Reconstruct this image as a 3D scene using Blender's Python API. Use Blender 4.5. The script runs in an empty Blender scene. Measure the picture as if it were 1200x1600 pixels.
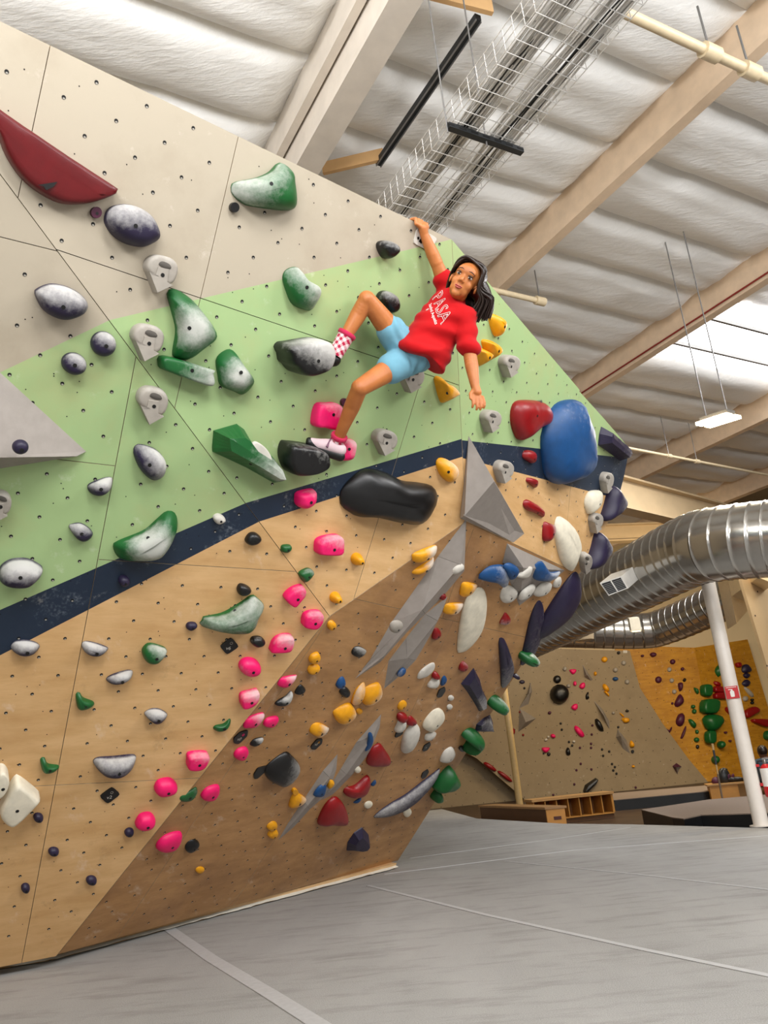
import bpy, bmesh, random
from math import *
from mathutils import Vector as V, Matrix, noise
from mathutils.bvhtree import BVHTree
from mathutils.geometry import interpolate_bezier
S = bpy.context.scene
COL = S.collection
random.seed(7)

# ------------------------------------------------------------------ camera, world, lights, exposure
FPX, PITCH, ROLL, EYE = 1250.0, atan2(400.0, 1250.0), radians(5.5), 0.87
CF, CR, CU = V((0, cos(PITCH), sin(PITCH))), V((1, 0, 0)), V((0, -sin(PITCH), cos(PITCH)))
CO = V((0, 0, EYE))
cam = bpy.data.cameras.new('camera')
cam.sensor_fit = 'HORIZONTAL'; cam.sensor_width = 36; cam.lens = 36 * FPX / 1200
camo = bpy.data.objects.new('camera', cam); COL.objects.link(camo)
rx = CR * cos(ROLL) - CU * sin(ROLL); ry = CR * sin(ROLL) + CU * cos(ROLL)
m = Matrix((rx, ry, -CF)).transposed().to_4x4(); m.translation = CO
camo.matrix_world = m
S.camera = camo
S.view_settings.view_transform = 'Standard'; S.view_settings.look = 'None'
S.view_settings.exposure = -0.3; S.view_settings.gamma = 1; S.view_settings.use_curve_mapping = False

W = bpy.data.worlds.new('hall_daylight'); S.world = W; W.use_nodes = True
W.node_tree.nodes['Background'].inputs[0].default_value = (1.0, 0.98, 0.95, 1)
W.node_tree.nodes['Background'].inputs[1].default_value = 0.62

BAX, CAX = V((sin(radians(-29.6)), cos(radians(-29.6)), 0)), V((sin(radians(60.4)), cos(radians(60.4)), 0))   # building axes: along beams, across beams
def bc(b, c, z): return CO + BAX * b + CAX * c + V((0, 0, z))

def area(name, loc, target, sx, sy, power, col=(1, 1, 1)):
    l = bpy.data.lights.new(name, 'AREA'); l.shape = 'RECTANGLE'; l.size = sx; l.size_y = sy
    l.energy = power; l.color = col
    o = bpy.data.objects.new(name, l); COL.objects.link(o); o.location = loc
    o.rotation_euler = (V(target) - V(loc)).to_track_quat('-Z', 'Z').to_euler()
    return o
# roof skylights: behind the photographer, over the hall to the right, and the one in view; then fills added for the ceiling
area('skylight_lamp', (3.0, -3.6, 6.3), (0.2, 3.6, 2.2), 3.5, 2.0, 640)
area('skylight_lamp', (8.0, 2.0, 6.3), (1.5, 5, 1.0), 3.0, 3.0, 700)
area('skylight_lamp', bc(7.1, 11.4, 5.75), bc(6.5, 10.8, 0), 1.8, 2.4, 420)
area('skylight_lamp', (-2.5, 1.0, 6.5), (-2.0, 3.0, 7.5), 2.0, 2.0, 330)  # added fill turned up at the batts, for skylight glow at left
area('ceiling_fill', (-1.0, -1.5, 3.6), (-1.5, 1.0, 7), 3, 1.5, 420)  # unseen fill added behind the camera to brighten the ceiling
area('ceiling_fill', (5.5, -1.0, 3.6), (5.0, 3.0, 7), 3, 2, 380)  # second unseen fill, added to lift the ceiling on the right
WARM = (1.0, 0.72, 0.38)

# ------------------------------------------------------------------ helpers
def ray(x, y):
    x -= 600; y -= 800
    a = x * cos(ROLL) - y * sin(ROLL); b = x * sin(ROLL) + y * cos(ROLL)
    return CR * (a / FPX) - CU * (b / FPX) + CF
def at(x, y, d): return CO + ray(x, y) * d                       # point seen at x, y standing d metres deep
def atz(x, y, z):
    r = ray(x, y); return CO + r * ((z - EYE) / r.z)
def hit(x, y, p0, n):
    r = ray(x, y); return CO + r * ((p0 - CO).dot(n) / r.dot(n))

MATS = {}
def newmat(name):
    if name in MATS: return MATS[name], None, None, None
    M = bpy.data.materials.new(name); M.use_nodes = True; MATS[name] = M
    nt = M.node_tree; return M, nt, nt.nodes, nt.nodes['Principled BSDF']
def rgb(h):
    h = h.lstrip('#'); c = [int(h[i:i + 2], 16) / 255 for i in (0, 2, 4)]
    return tuple(((v / 12.92) if v <= .04045 else ((v + .055) / 1.055) ** 2.4) for v in c) + (1,)
def N(nt, t, **kw):
    n = nt.nodes.new(t)
    for k, v in kw.items():
        if hasattr(n, k): setattr(n, k, v)
        else: n.inputs[k.replace('_', ' ')].default_value = v
    return n
def mix(nt, fac, a, b):
    n = nt.nodes.new('ShaderNodeMix'); n.data_type = 'RGBA'
    for i, s in ((0, fac), (6, a), (7, b)):
        if hasattr(s, 'is_linked'): nt.links.new(s, n.inputs[i])
        else: n.inputs[i].default_value = s
    return n.outputs[2]
def mth(nt, op, a, b=0.0, clamp=False):
    n = nt.nodes.new('ShaderNodeMath'); n.operation = op; n.use_clamp = clamp
    for i, s in ((0, a), (1, b)):
        if hasattr(s, 'is_linked'): nt.links.new(s, n.inputs[i])
        else: n.inputs[i].default_value = s
    return n.outputs[0]
def ramp(nt, src, lo, hi):
    n = nt.nodes.new('ShaderNodeMapRange'); n.inputs[1].default_value = lo; n.inputs[2].default_value = hi
    nt.links.new(src, n.inputs[0]); return n.outputs[0]
def noise_of(nt, scale, detail=4, stretch=None, rough=.55, coord='Object'):
    tc = nt.nodes.new('ShaderNodeTexCoord'); src = tc.outputs[coord]
    if stretch:
        mp = nt.nodes.new('ShaderNodeMapping'); mp.inputs['Scale'].default_value = stretch
        nt.links.new(src, mp.inputs[0]); src = mp.outputs[0]
    n = nt.nodes.new('ShaderNodeTexNoise'); n.inputs['Scale'].default_value = scale; n.inputs['Detail'].default_value = detail; n.inputs['Roughness'].default_value = rough
    nt.links.new(src, n.inputs['Vector']); return n.outputs['Fac']
def bump(nt, b, src, strength, dist=.01):
    n = nt.nodes.new('ShaderNodeBump'); n.inputs['Strength'].default_value = strength; n.inputs['Distance'].default_value = dist
    nt.links.new(src, n.inputs['Height']); nt.links.new(n.outputs[0], b.inputs['Normal'])

def plain(name, col, rough=.6, metal=0, var=.12, scale=14, bmp=0, spec=.5):
    M, nt, ns, b = newmat(name)
    if nt is None: return M
    c = rgb(col); d = tuple(v * (1 - var) for v in c[:3]) + (1,)
    f = noise_of(nt, scale)
    nt.links.new(mix(nt, ramp(nt, f, .3, .7), c, d), b.inputs['Base Color'])
    b.inputs['Roughness'].default_value = rough; b.inputs['Metallic'].default_value = metal; b.inputs['Specular IOR Level'].default_value = spec
    if bmp: bump(nt, b, noise_of(nt, scale * 6), bmp)
    return M
def emit(name, col, s):
    M, nt, ns, b = newmat(name)
    if nt is None: return M
    b.inputs['Base Color'].default_value = rgb(col); b.inputs['Emission Color'].default_value = rgb(col); b.inputs['Emission Strength'].default_value = s
    return M

def link(name, me, mat=None, parent=None, loc=None):
    o = bpy.data.objects.new(name, me); COL.objects.link(o)
    if mat is not None and me is not None and hasattr(me, 'materials') and len(me.materials) == 0:
        for x in (mat if isinstance(mat, (list, tuple)) else [mat]): me.materials.append(x)
    if parent is not None: o.parent = parent
    if loc is not None: o.location = loc
    return o
def tag(o, label, cat, group=None, kind=None):
    o['label'] = label; o['category'] = cat
    if group: o['group'] = group
    if kind: o['kind'] = kind
    return o
def empty(name, loc=(0, 0, 0)):
    o = bpy.data.objects.new(name, None); COL.objects.link(o); o.location = loc; o.empty_display_size = .1; WL[o.name] = V(loc); return o
def mesh(name, vs, fs, smooth=False):
    me = bpy.data.meshes.new(name); me.from_pydata([tuple(v) for v in vs], [], fs); me.update()
    if smooth: me.polygons.foreach_set('use_smooth', [True] * len(me.polygons))
    return me

WL = {}    # world place of things and parts built about a point of their own
class MB:
    """collects boxes, tubes, prisms; build() links them as one mesh"""
    def __init__(s): s.v = []; s.f = []; s.mi = []; s.sm = []
    def add(s, vs, fs, mi=0, smooth=False):
        k = len(s.v); s.v += [V(p) for p in vs]; s.f += [[i + k for i in f] for f in fs]; s.mi += [mi] * len(fs); s.sm += [smooth] * len(fs); return s
    def hexa(s, p, mi=0):      # 8 corners: bottom 4 ccw, top 4
        return s.add(p, [(3, 2, 1, 0), (4, 5, 6, 7), (0, 1, 5, 4), (1, 2, 6, 5), (2, 3, 7, 6), (3, 0, 4, 7)], mi)
    def box(s, c, ax, ay, az, mi=0):   # centre and half-axis vectors
        c = V(c); ax = V(ax); ay = V(ay); az = V(az)
        return s.hexa([c - ax - ay - az, c + ax - ay - az, c + ax + ay - az, c - ax + ay - az, c - ax - ay + az, c + ax - ay + az, c + ax + ay + az, c - ax + ay + az], mi)
    def prism(s, pts, h, mi=0, mtop=None):  # polygon pts extruded by vector h
        n = len(pts); P = [V(p) for p in pts]; s.add(P + [p + V(h) for p in P], [tuple(range(n))[::-1]] + [(i, (i + 1) % n, (i + 1) % n + n, i + n) for i in range(n)], mi)
        s.add([p + V(h) for p in P], [tuple(range(n))], mi if mtop is None else mtop); return s
    def tube(s, path, rad, seg=8, mi=0, cap=True, smooth=True, up=None, flat=1.0):
        P = [V(p) for p in path]; n = len(P); R = rad if isinstance(rad, (list, tuple)) else [rad] * n
        k = len(s.v); t0 = (P[1] - P[0]).normalized(); u = (up or (V((0, 0, 1)) if abs(t0.z) < .9 else V((1, 0, 0))))
        vs = []
        for i in range(n):
            t = (P[min(i + 1, n - 1)] - P[max(i - 1, 0)]).normalized()
            a = (u - t * u.dot(t)).normalized(); b = t.cross(a); u = a
            for j in range(seg):
                w = 2 * pi * j / seg; vs.append(P[i] + a * cos(w) * R[i] + b * sin(w) * R[i] * flat)
        fs = [(i * seg + j, i * seg + (j + 1) % seg, (i + 1) * seg + (j + 1) % seg, (i + 1) * seg + j) for i in range(n - 1) for j in range(seg)]
        s.add(vs, fs, mi, smooth)
        if cap:
            s.add(vs[:seg], [tuple(range(seg))[::-1]], mi); s.add(vs[-seg:], [tuple(range(seg))], mi)
        return s
    def build(s, name, mat, parent=None, loc=None, wloc=None):
        o = V(wloc) if wloc is not None else V((0, 0, 0))
        me = mesh(name, [p - o for p in s.v], s.f)
        me.polygons.foreach_set('material_index', s.mi); me.polygons.foreach_set('use_smooth', s.sm)
        bm = bmesh.new(); bm.from_mesh(me); bmesh.ops.recalc_face_normals(bm, faces=bm.faces); bm.to_mesh(me); bm.free()
        ob = link(name, me, mat, parent, loc)
        if wloc is not None:
            ob.location = o - WL.get(parent.name, V((0, 0, 0))) if parent else o
            WL[ob.name] = o
        return ob

def poly_clip(poly, a, b, keep):   # keep side of line a->b in 2D; keep=+1 left
    out = []; n = len(poly)
    def sd(p): return ((b[0] - a[0]) * (p[1] - a[1]) - (b[1] - a[1]) * (p[0] - a[0])) * keep
    for i in range(n):
        p, q = poly[i], poly[(i + 1) % n]; sp, sq = sd(p), sd(q)
        if sp >= 0: out.append(p)
        if (sp > 0 and sq < 0) or (sp < 0 and sq > 0):
            t = sp / (sp - sq); out.append((p[0] + (q[0] - p[0]) * t, p[1] + (q[1] - p[1]) * t))
    return out
def area2(p): return sum(p[i][0] * p[(i + 1) % len(p)][1] - p[(i + 1) % len(p)][0] * p[i][1] for i in range(len(p))) / 2
def inside(p, poly):
    c = False; n = len(poly)
    for i in range(n):
        a, b = poly[i], poly[(i + 1) % n]
        if (a[1] > p[1]) != (b[1] > p[1]) and p[0] < (b[0] - a[0]) * (p[1] - a[1]) / (b[1] - a[1]) + a[0]: c = not c
    return c
def inset(poly, d):
    if area2(poly) < 0: poly = poly[::-1]
    out = poly
    for i in range(len(poly)):
        a, b = poly[i], poly[(i + 1) % len(poly)]; L = hypot(b[0] - a[0], b[1] - a[1])
        if L < 1e-6: continue
        nx, ny = -(b[1] - a[1]) / L * d, (b[0] - a[0]) / L * d
        out = poly_clip(out, (a[0] + nx, a[1] + ny), (b[0] + nx, b[1] + ny), 1)
        if len(out) < 3: return []
    return out

class Plane:
    """a facet of a climbing wall: origin, horizontal axis u, up-slope axis v, outward normal n"""
    def __init__(s, p0, n):
        s.p = V(p0); s.n = V(n).normalized()
        if s.n.dot(CO - s.p) < 0: s.n = -s.n
        s.u = V((0, 0, 1)).cross(s.n).normalized(); s.v = s.n.cross(s.u)
    def px(s, x, y, w=0):            # where the sight line through x, y meets the plane raised by w
        q = hit(x, y, s.p + s.n * w, s.n) - s.p; return (q.dot(s.u), q.dot(s.v))
    def to3(s, q, w=0): return s.p + s.u * q[0] + s.v * q[1] + s.n * w
def az(a): return V((sin(radians(a)), cos(radians(a)), 0))

# ------------------------------------------------------------------ surface materials
def paint(name, col, dirt, rough=.55, marks=.5):
    M, nt, ns, b = newmat(name)
    c = rgb(col); d = rgb(dirt)
    f = noise_of(nt, 2.2, 6, rough=.65); g = noise_of(nt, 9, 6, rough=.7)
    k = mth(nt, 'MULTIPLY', ramp(nt, f, .48, .78), marks)
    a = mix(nt, k, c, d)
    a = mix(nt, mth(nt, 'MULTIPLY', ramp(nt, g, .62, .82), .35), a, rgb('#efeae0'))
    nt.links.new(a, b.inputs['Base Color']); b.inputs['Roughness'].default_value = rough
    bump(nt, b, noise_of(nt, 260, 2), .06, .002)
    return M
WHITE = paint('white_wall_paint', '#b0a592', '#988a75', marks=.55)
GREEN = paint('pale_green_wall_paint', '#9cb67f', '#a9ad78', marks=.8)
NAVY = paint('navy_wall_paint', '#0f2136', '#1b2c3f', marks=.7)
def navy_chalk():
    nt = NAVY.node_tree; b = nt.nodes['Principled BSDF']; src = b.inputs['Base Color'].links[0].from_socket
    f = noise_of(nt, 3.2, 8, rough=.75); g = noise_of(nt, 70, 2)
    k = mth(nt, 'MULTIPLY', ramp(nt, f, .56, .74), ramp(nt, g, .45, .7))
    nt.links.new(mix(nt, mth(nt, 'MULTIPLY', k, .5), src, rgb('#aab4bd')), b.inputs['Base Color'])
navy_chalk()
def plywood(name, c1, c2, c3, marks=.5):
    M, nt, ns, b = newmat(name)
    f = noise_of(nt, 3.0, 6, stretch=(1, 1, 5.5), rough=.6); g = noise_of(nt, 1.4, 5, rough=.6); h = noise_of(nt, 6.5, 8, stretch=(1.6, .5, 1), rough=.7)
    a = mix(nt, ramp(nt, f, .35, .68), rgb(c1), rgb(c2))
    a = mix(nt, mth(nt, 'MULTIPLY', ramp(nt, g, .45, .75), marks), a, rgb(c3))
    a = mix(nt, mth(nt, 'MULTIPLY', ramp(nt, h, .6, .78), .42), a, rgb('#eee6da'))
    nt.links.new(a, b.inputs['Base Color']); b.inputs['Roughness'].default_value = .5
    sm_ = ramp(nt, noise_of(nt, 4.2, 9, stretch=(1, 1, .6), rough=.8), .58, .72)
    src = b.inputs['Base Color'].links[0].from_socket
    a = mix(nt, mth(nt, 'MULTIPLY', sm_, .28), src, rgb('#5e4830'))
    fine = noise_of(nt, 16, 5, stretch=(1, 1, 9), rough=.7)
    a = mix(nt, mth(nt, 'MULTIPLY', ramp(nt, fine, .5, .75), .22), a, rgb(c3))
    nt.links.new(a, b.inputs['Base Color'])
    bump(nt, b, f, .08, .003)
    return M
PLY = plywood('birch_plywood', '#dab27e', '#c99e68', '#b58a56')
PLYD = plywood('shaded_scuffed_birch_plywood', '#bd8f5c', '#a37747', '#775238', .75)  # scuffs, plus the overhang's shade painted into darker wood tones
EDGE = plain('plywood_edge', '#b9a98f', .8, scale=40)
DARK = plain('black_gap', '#0a0a0a', .9)
HOLE = plain('bolt_hole_shadow', '#0b0a09', .8)
NUT = plain('bolt_nut_steel', '#c9c4ba', .35, .7)

# ------------------------------------------------------------------ the overhanging climbing wall
T0 = at(706, 374, 4.2)
def tilt(a, t): return V((sin(radians(a + 90)) * cos(radians(t)), cos(radians(a + 90)) * cos(radians(t)), -sin(radians(t))))
PM = Plane(T0, tilt(48.5, 33.5))
F3, G3, E3 = PM.to3(PM.px(515, 963)), PM.to3(PM.px(728, 815)), PM.to3(PM.px(0, 272))
PL = Plane(F3, (F3 - E3).cross(az(55.8)))
PD = Plane(F3, (F3 - G3).cross(az(31.2)))
H3 = PD.to3(PD.px(905, 897))
PR = Plane(T0, (T0 - G3).cross(H3 - G3))
FAC = {'M': PM, 'L': PL, 'D': PD, 'R': PR}
B3 = PD.to3(PD.px(75, 1500)); C3 = PD.to3(PD.px(607, 1358))
# facet outlines, as sight lines
LO = {'M': [(-110, -12), (0, 40), (706, 374), (728, 815), (515, 963), (0, 272), (-110, 125)],
      'L': [(0, 272), (515, 963), (75, 1510), (-420, 1600), (-420, -288)],
      'D': [(75, 1510), (515, 963), (728, 815), (905, 897), (607, 1368)],
      'R': [(706, 374), (945, 655), (984, 698), (975, 745), (963, 792), (905, 897), (728, 815)]}
# panel joints: facet, joint line, panels (by a point each) that it divides
CUT = [('M', (77, 78), (30, 300), None), ('M', (320, 468), (593, 560), [(400, 700), (450, 400), (620, 450)]), ('M', (372, 215), (273, 637), None),
       ('M', (652, 613), (553, 935), [(600, 650), (500, 800)]),
       ('L', (212, 560), (35, 1498), None), ('L', (0, 370), (88, 392), [(50, 500)]), ('L', (110, 720), (180, 728), [(80, 800)]), ('L', (0, 1231), (303, 1216), [(100, 1200), (20, 1200)]),
       ('L', (280, 882), (460, 893), [(350, 1000), (300, 700)]),
       ('R', (893, 745), (880, 885), None),
       ('D', (555, 936), (850, 1002), None), ('D', (303, 1216), (700, 1186), [(400, 1100)]), ('D', (320, 1259), (181, 1468), [(350, 1300)]), ('D', (443, 1291), (360, 1422), [(450, 1300)]),
       ('D', (740, 1010), (560, 1200), [(500, 1100)]), ('D', (735, 840), (690, 970), [(640, 900)]), ('D', (605, 1195), (520, 1380), [(600, 1250)])]
BAND = {'L': [((0, 582), (172, 500)), ((0, 953), (384, 786)), ((0, 1024), (405, 815))],
        'M': [((172, 500), (706, 374)), ((384, 786), (714, 688)), ((405, 815), (718, 715))],
        'R': [((706, 374), (700, 300)), ((714, 687), (963, 714)), ((716, 714), (953, 776))], 'D': []}
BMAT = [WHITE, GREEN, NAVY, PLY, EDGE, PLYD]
wall = empty('climbing_wall', (B3.x, B3.y, 0)); WLc = V((B3.x, B3.y, 0))
wall['kind'] = 'thing'
tag(wall, 'tall overhanging plywood bouldering wall painted white, green and navy above bare wood', 'climbing wall')
X3 = F3 + (E3 - F3) * ((T0.z - F3.z) / (E3.z - F3.z))      # where the fold meets the level top edge
def to2(P, p): return ((p - P.p).dot(P.u), (p - P.p).dot(P.v))
POLY = {}
for k, P in FAC.items():
    base = [P.px(x, y) for x, y in LO[k]]
    if k == 'M': base = [to2(P, X3)] + base[2:5]
    if area2(base) < 0: base = base[::-1]
    if k in 'LD':   # the wall stops at the mat
        zf = (.05 - P.p.z) / P.v.z
        base = poly_clip(base, (-50, zf), (50, zf), 1)
    if k == 'L':
        zf = (T0.z - P.p.z) / P.v.z; base = poly_clip(base, (-50, zf), (50, zf), -1)
    panels = [base]
    for kk, a, b, only in CUT:
        if kk != k: continue
        a, b = P.px(*a), P.px(*b); nxt = []
        sel = None if only is None else [P.px(*q) for q in only]
        for q in panels:
            if sel is None or any(inside(z, q) for z in sel):
                for sgn in (1, -1):
                    r = poly_clip(q, a, b, sgn)
                    if len(r) > 2 and abs(area2(r)) > .004: nxt.append(r)
            else: nxt.append(q)
        panels = nxt
    POLY[k] = panels
    for q in panels:
        q = inset(q, .0016)
        if not q: continue
        mb = MB(); faces = [(q, 0)]
        for li, (a, b) in enumerate(BAND[k]):
            a, b = P.px(*a), P.px(*b)
            up = 1 if (b[0] - a[0]) > 0 else -1
            if k == 'R' and li == 0: faces = [(f_, 1) for f_, mi in faces]; continue
            nf = []
            for f_, mi in faces:
                if mi != li: nf.append((f_, mi)); continue
                for sgn, m2 in ((up, mi), (-up, li + 1)):
                    r = poly_clip(f_, a, b, sgn)
                    if len(r) > 2 and abs(area2(r)) > 1e-5: nf.append((r, m2))
            faces = nf
        for f_, mi in faces:
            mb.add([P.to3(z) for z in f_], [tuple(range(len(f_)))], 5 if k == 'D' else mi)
        n = len(q)
        mb.add([P.to3(z) for z in q] + [P.to3(z, -.018) for z in q], [(i, (i + 1) % n, (i + 1) % n + n, i + n) for i in range(n)] + [tuple(range(n, 2 * n))], 4)
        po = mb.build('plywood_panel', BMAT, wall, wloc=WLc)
        # bolt holes on a staggered grid, one part of each panel
        hb = MB(); qq = inset(q, .03)
        if qq:
            for iu in range(-30, 60):
                for iv in range(-40, 60):
                    for h_ in (0, 1):
                        c = (.2 * iu + .1 * h_ + .03, .2 * iv + .1 * h_ + .05)
                        if not inside(c, qq) or c[0] < -3.2: continue
                        o3 = P.to3(c, .0007)
                        if k == 'L' and o3.x < -2.2 and o3.z > 0: pass
                        hb.add([o3 + P.u * cos(w * pi / 4) * .0082 + P.v * sin(w * pi / 4) * .0082 for w in range(8)], [tuple(range(8))], 0)
                        o3 = P.to3((c[0] + .001, c[1] - .0034), .0011)
                        hb.add([o3 + P.u * cos(w * pi / 3) * .0048 + P.v * sin(w * pi / 3) * .0036 for w in range(6)], [tuple(range(6))], 1)
                        if random.random() < .7:
                            c = (c[0] + random.uniform(-.08, .08), c[1] + random.uniform(-.08, .08))
                            if inside(c, qq):
                                o3 = P.to3(c, .0007)
                                hb.add([o3 + P.u * cos(w * pi / 2.5) * .003 + P.v * sin(w * pi / 2.5) * .003 for w in range(5)], [tuple(range(5))], 0)
            if hb.v:
                hb.build('bolt_holes', [HOLE, NUT], po, wloc=WLc)['kind'] = 'stuff'
# what stands behind the panels: backing sheets, top deck, side and back sheets
K3 = PR.to3(PR.px(984, 698)); TL3 = X3 + az(-124) * 2.2
bb = MB()
for k, P in FAC.items():
    q = [P.px(x, y) for x, y in LO[k]]
    if k == 'M': q = [to2(P, X3)] + q[2:5]
    if area2(q) < 0: q = q[::-1]
    if k in 'LD':
        zf = (.05 - P.p.z) / P.v.z; q = poly_clip(q, (-50, zf), (50, zf), 1)
    if k == 'L': zf = (T0.z - P.p.z) / P.v.z; q = poly_clip(q, (-50, zf), (50, zf), -1)
    bb.add([P.to3(z, -.022) for z in q], [tuple(range(len(q)))])
bb.build('backing_sheet', DARK, wall, wloc=WLc)
back = az(-35) * 2.2
Kb, Tb, TLb = [p - V((0, 0, .03)) for p in (K3 + az(-20) * 2.6, T0 + az(-25) * 2.8, TL3 + az(-35) * 2.2)]
C0 = V((C3.x, C3.y, 0.0)); Cb = C0 + az(-22) * 1.0
MB().add([p - V((0, 0, .03)) + az(-35) * .06 for p in (TL3, X3, T0, K3)] + [Kb, Tb, TLb], [(0, 1, 5, 6), (1, 2, 5), (2, 3, 4, 5)]).build('top_deck', EDGE, wall, wloc=WLc)
MB().add([K3 + az(-20) * .03, H3 + az(-20) * .03, C0 + az(-20) * .03, Cb, Kb], [(0, 1, 2, 3, 4)]).build('side_sheet', EDGE, wall, wloc=WLc)
MB().add([V((Kb.x, Kb.y, Kb.z)), Cb, V((TLb.x - .5, TLb.y + 2.5, 0)), TLb, Tb], [(0, 1, 2, 3, 4)]).build('back_sheet', EDGE, wall, wloc=WLc)
# kick strip where the wall meets the mat
kb = MB(); zv = lambda P, q: P.to3((q[0], (.05 - P.p.z) / P.v.z))
cB, cC = atz(75, 1500, .0), atz(612, 1357, .0)
nB = az(121.2); cA = atz(-60, 1522, 0); nA = az(146)
kick = plywood('kick_strip_ply', '#dcb98a', '#cba06c', '#c59c68')
for a, b, n in ((cA, cB, nA), (cB, cC, nB)):
    MB().hexa([a, b, b + n * .035, a + n * .035, a + V((0, 0, .052)), b + V((0, 0, .052)), b + V((0, 0, .046)) + n * .06, a + V((0, 0, .046)) + n * .06]).build('kick_strip', kick, wall, wloc=WLc)
flapm = plain('pale_flap_cloth', '#d8d2c4', .8)
fm = MB(); pts = []
for a, b, n, k in ((cA, cB, nA, 14), (cB, cC, nB, 60)):
    for i in range(k + 1):
        t = i / k; pts.append((a.lerp(b, t), n))
for i in range(len(pts) - 1):
    (a, n), (b, n2) = pts[i], pts[i + 1]
    w = lambda j: .075 + .02 * noise.noise(V((j * .7, 3, 1))); z = lambda j: .008 + .012 * abs(noise.noise(V((j * .9, 8, 2))))
    fm.add([a + n * .04 + V((0, 0, .03)), b + n2 * .04 + V((0, 0, .03)), b + n2 * w(i + 1) + V((0, 0, z(i + 1))), a + n * w(i) + V((0, 0, z(i)))], [(0, 1, 2, 3)], 0, True)
fm.build('mat_flap', flapm, wall, wloc=WLc)

# ------------------------------------------------------------------ floor and landing mat
floor_m = plain('dark_floor', '#4a3728', .45, scale=3, var=.35)
f = MB().add([(-14, -8, -.3), (30, -8, -.3), (30, 40, -.3), (-14, 40, -.3)], [(0, 1, 2, 3)]).build('floor', floor_m); f['kind'] = 'structure'
def carpet():
    M, nt, ns, b = newmat('grey_mat_carpet')
    f = noise_of(nt, 220, 3); g = noise_of(nt, 1.1, 6, stretch=(1, .35, 1), rough=.65); h = noise_of(nt, 5, 6, stretch=(.35, 1.4, 1), rough=.7)
    a = mix(nt, ramp(nt, f, .3, .7), rgb('#888785'), rgb('#aaa9a7'))
    a = mix(nt, mth(nt, 'MULTIPLY', ramp(nt, g, .4, .75), .45), a, rgb('#b9b8b6'))
    a = mix(nt, mth(nt, 'MULTIPLY', ramp(nt, h, .5, .75), .5), a, rgb('#67635f'))
    nt.links.new(a, b.inputs['Base Color']); b.inputs['Roughness'].default_value = .9; b.inputs['Specular IOR Level'].default_value = .15
    bump(nt, b, f, .35, .003)
    return M
CARPET = carpet()
edge = [atz(x, y, 0) for x, y in ((1330, 1297), (1200, 1294), (985, 1288), (880, 1287), (745, 1279), (690, 1264))]
mat = MB().prism([V((-6, -5, -.29)), V((9, -5, -.29))] + [V((p.x, p.y, -.29)) for p in edge] + [V((-6, 15, -.29))], (0, 0, .29)).build('landing_mat', CARPET)
tag(mat, 'pale grey carpeted landing mat covering the floor below the climbing wall', 'mat')
strip = plain('grey_seam_tape', '#b5b5b6', .7, scale=30)
def seam(pts, w, name='seam_strip'):
    P = [atz(x, y, 0) for x, y in pts]; mb = MB()
    for a, b in zip(P, P[1:]):
        d = (b - a).normalized(); s = V((-d.y, d.x, 0)) * w / 2
        mb.hexa([a - s, b - s, b + s, a + s] + [p + V((0, 0, .003)) for p in (a - s, b - s, b + s, a + s)])
    mb.build(name, strip, mat)
seam([(262, 1450), (330, 1498), (420, 1552), (560, 1640)], .075)
seam([(575, 1384), (760, 1430), (1000, 1483), (1250, 1535)], .035)
seam([(600, 1366), (900, 1328), (1200, 1306)], .03)
seam([(790, 1346), (1000, 1367), (1250, 1396)], .022)
seam([(640, 1341), (860, 1312), (985, 1293)], .022)

# ------------------------------------------------------------------ roof: beams, insulation, skylight
BATT, nt, ns, b_ = newmat('white_vinyl_insulation')
b_.inputs['Base Color'].default_value = rgb('#f0f0ee'); b_.inputs['Roughness'].default_value = .38
bump(nt, b_, noise_of(nt, 7, 6, stretch=(1, 3.2, 1), rough=.6), .28, .05)
PEACH = plain('cream_painted_timber', '#ecd3b6', .7, scale=6, var=.14)
GLU = plain('white_painted_timber', '#ddd4c8', .7, scale=5, var=.12)
BROWNP = plain('beige_timber', '#c4a888', .75, scale=5)
ZC, ZB = 6.0, 5.55     # above the eye
ceil = MB().add([bc(-12, -14, ZC + .5), bc(-12, 30, ZC + .5), bc(40, 30, ZC + .5), bc(40, -14, ZC + .5)], [(0, 1, 2, 3)]).build('ceiling', plain('roof_deck', '#8d8272', .8)); ceil['kind'] = 'structure'
# beams run along BAX; c0..c1 across
BEAMS = [(2.5, 2.576, 5.75, GLU), (2.6, 2.845, 5.47, GLU), (5.89, 6.02, 5.68, PEACH), (9.19, 9.33, 5.67, PEACH), (13.3, 13.45, 5.6, PEACH), (-.8, -.6, 5.6, PEACH), (17.0, 17.2, 5.6, PEACH)]
for c0, c1, z0, mt in BEAMS:
    o = MB().hexa([bc(-6, c0, z0), bc(30, c0, z0), bc(30, c1, z0), bc(-6, c1, z0), bc(-6, c0, ZC + .5), bc(30, c0, ZC + .5), bc(30, c1, ZC + .5), bc(-6, c1, ZC + .5)]).build('roof_beam', mt, ceil)
BL = .845
def batt_mesh(c0, c1, seed):
    vs, fs = [], []; nu, nv = 16, 12
    for i in range(nu + 1):
        for j in range(nv + 1):
            u, v = i / nu, j / nv
            e = (1 - (2 * v - 1) ** 4) ** .7 * (1 - (2 * u - 1) ** 10) ** .5
            z = -.02 - .19 * e - .03 * noise.noise(V((u * 9, v * 2, seed))) * e - .02 * noise.noise(V((u * 3, v * 5, seed + 9)))
            vs.append(BAX * (v * BL) + CAX * (u * (c1 - c0)) + V((0, 0, z)))
    for i in range(nu):
        for j in range(nv): fs.append((i * (nv + 1) + j, i * (nv + 1) + j + 1, (i + 1) * (nv + 1) + j + 1, (i + 1) * (nv + 1) + j))
    return mesh('insulation_batt', vs, fs, True)
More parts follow.
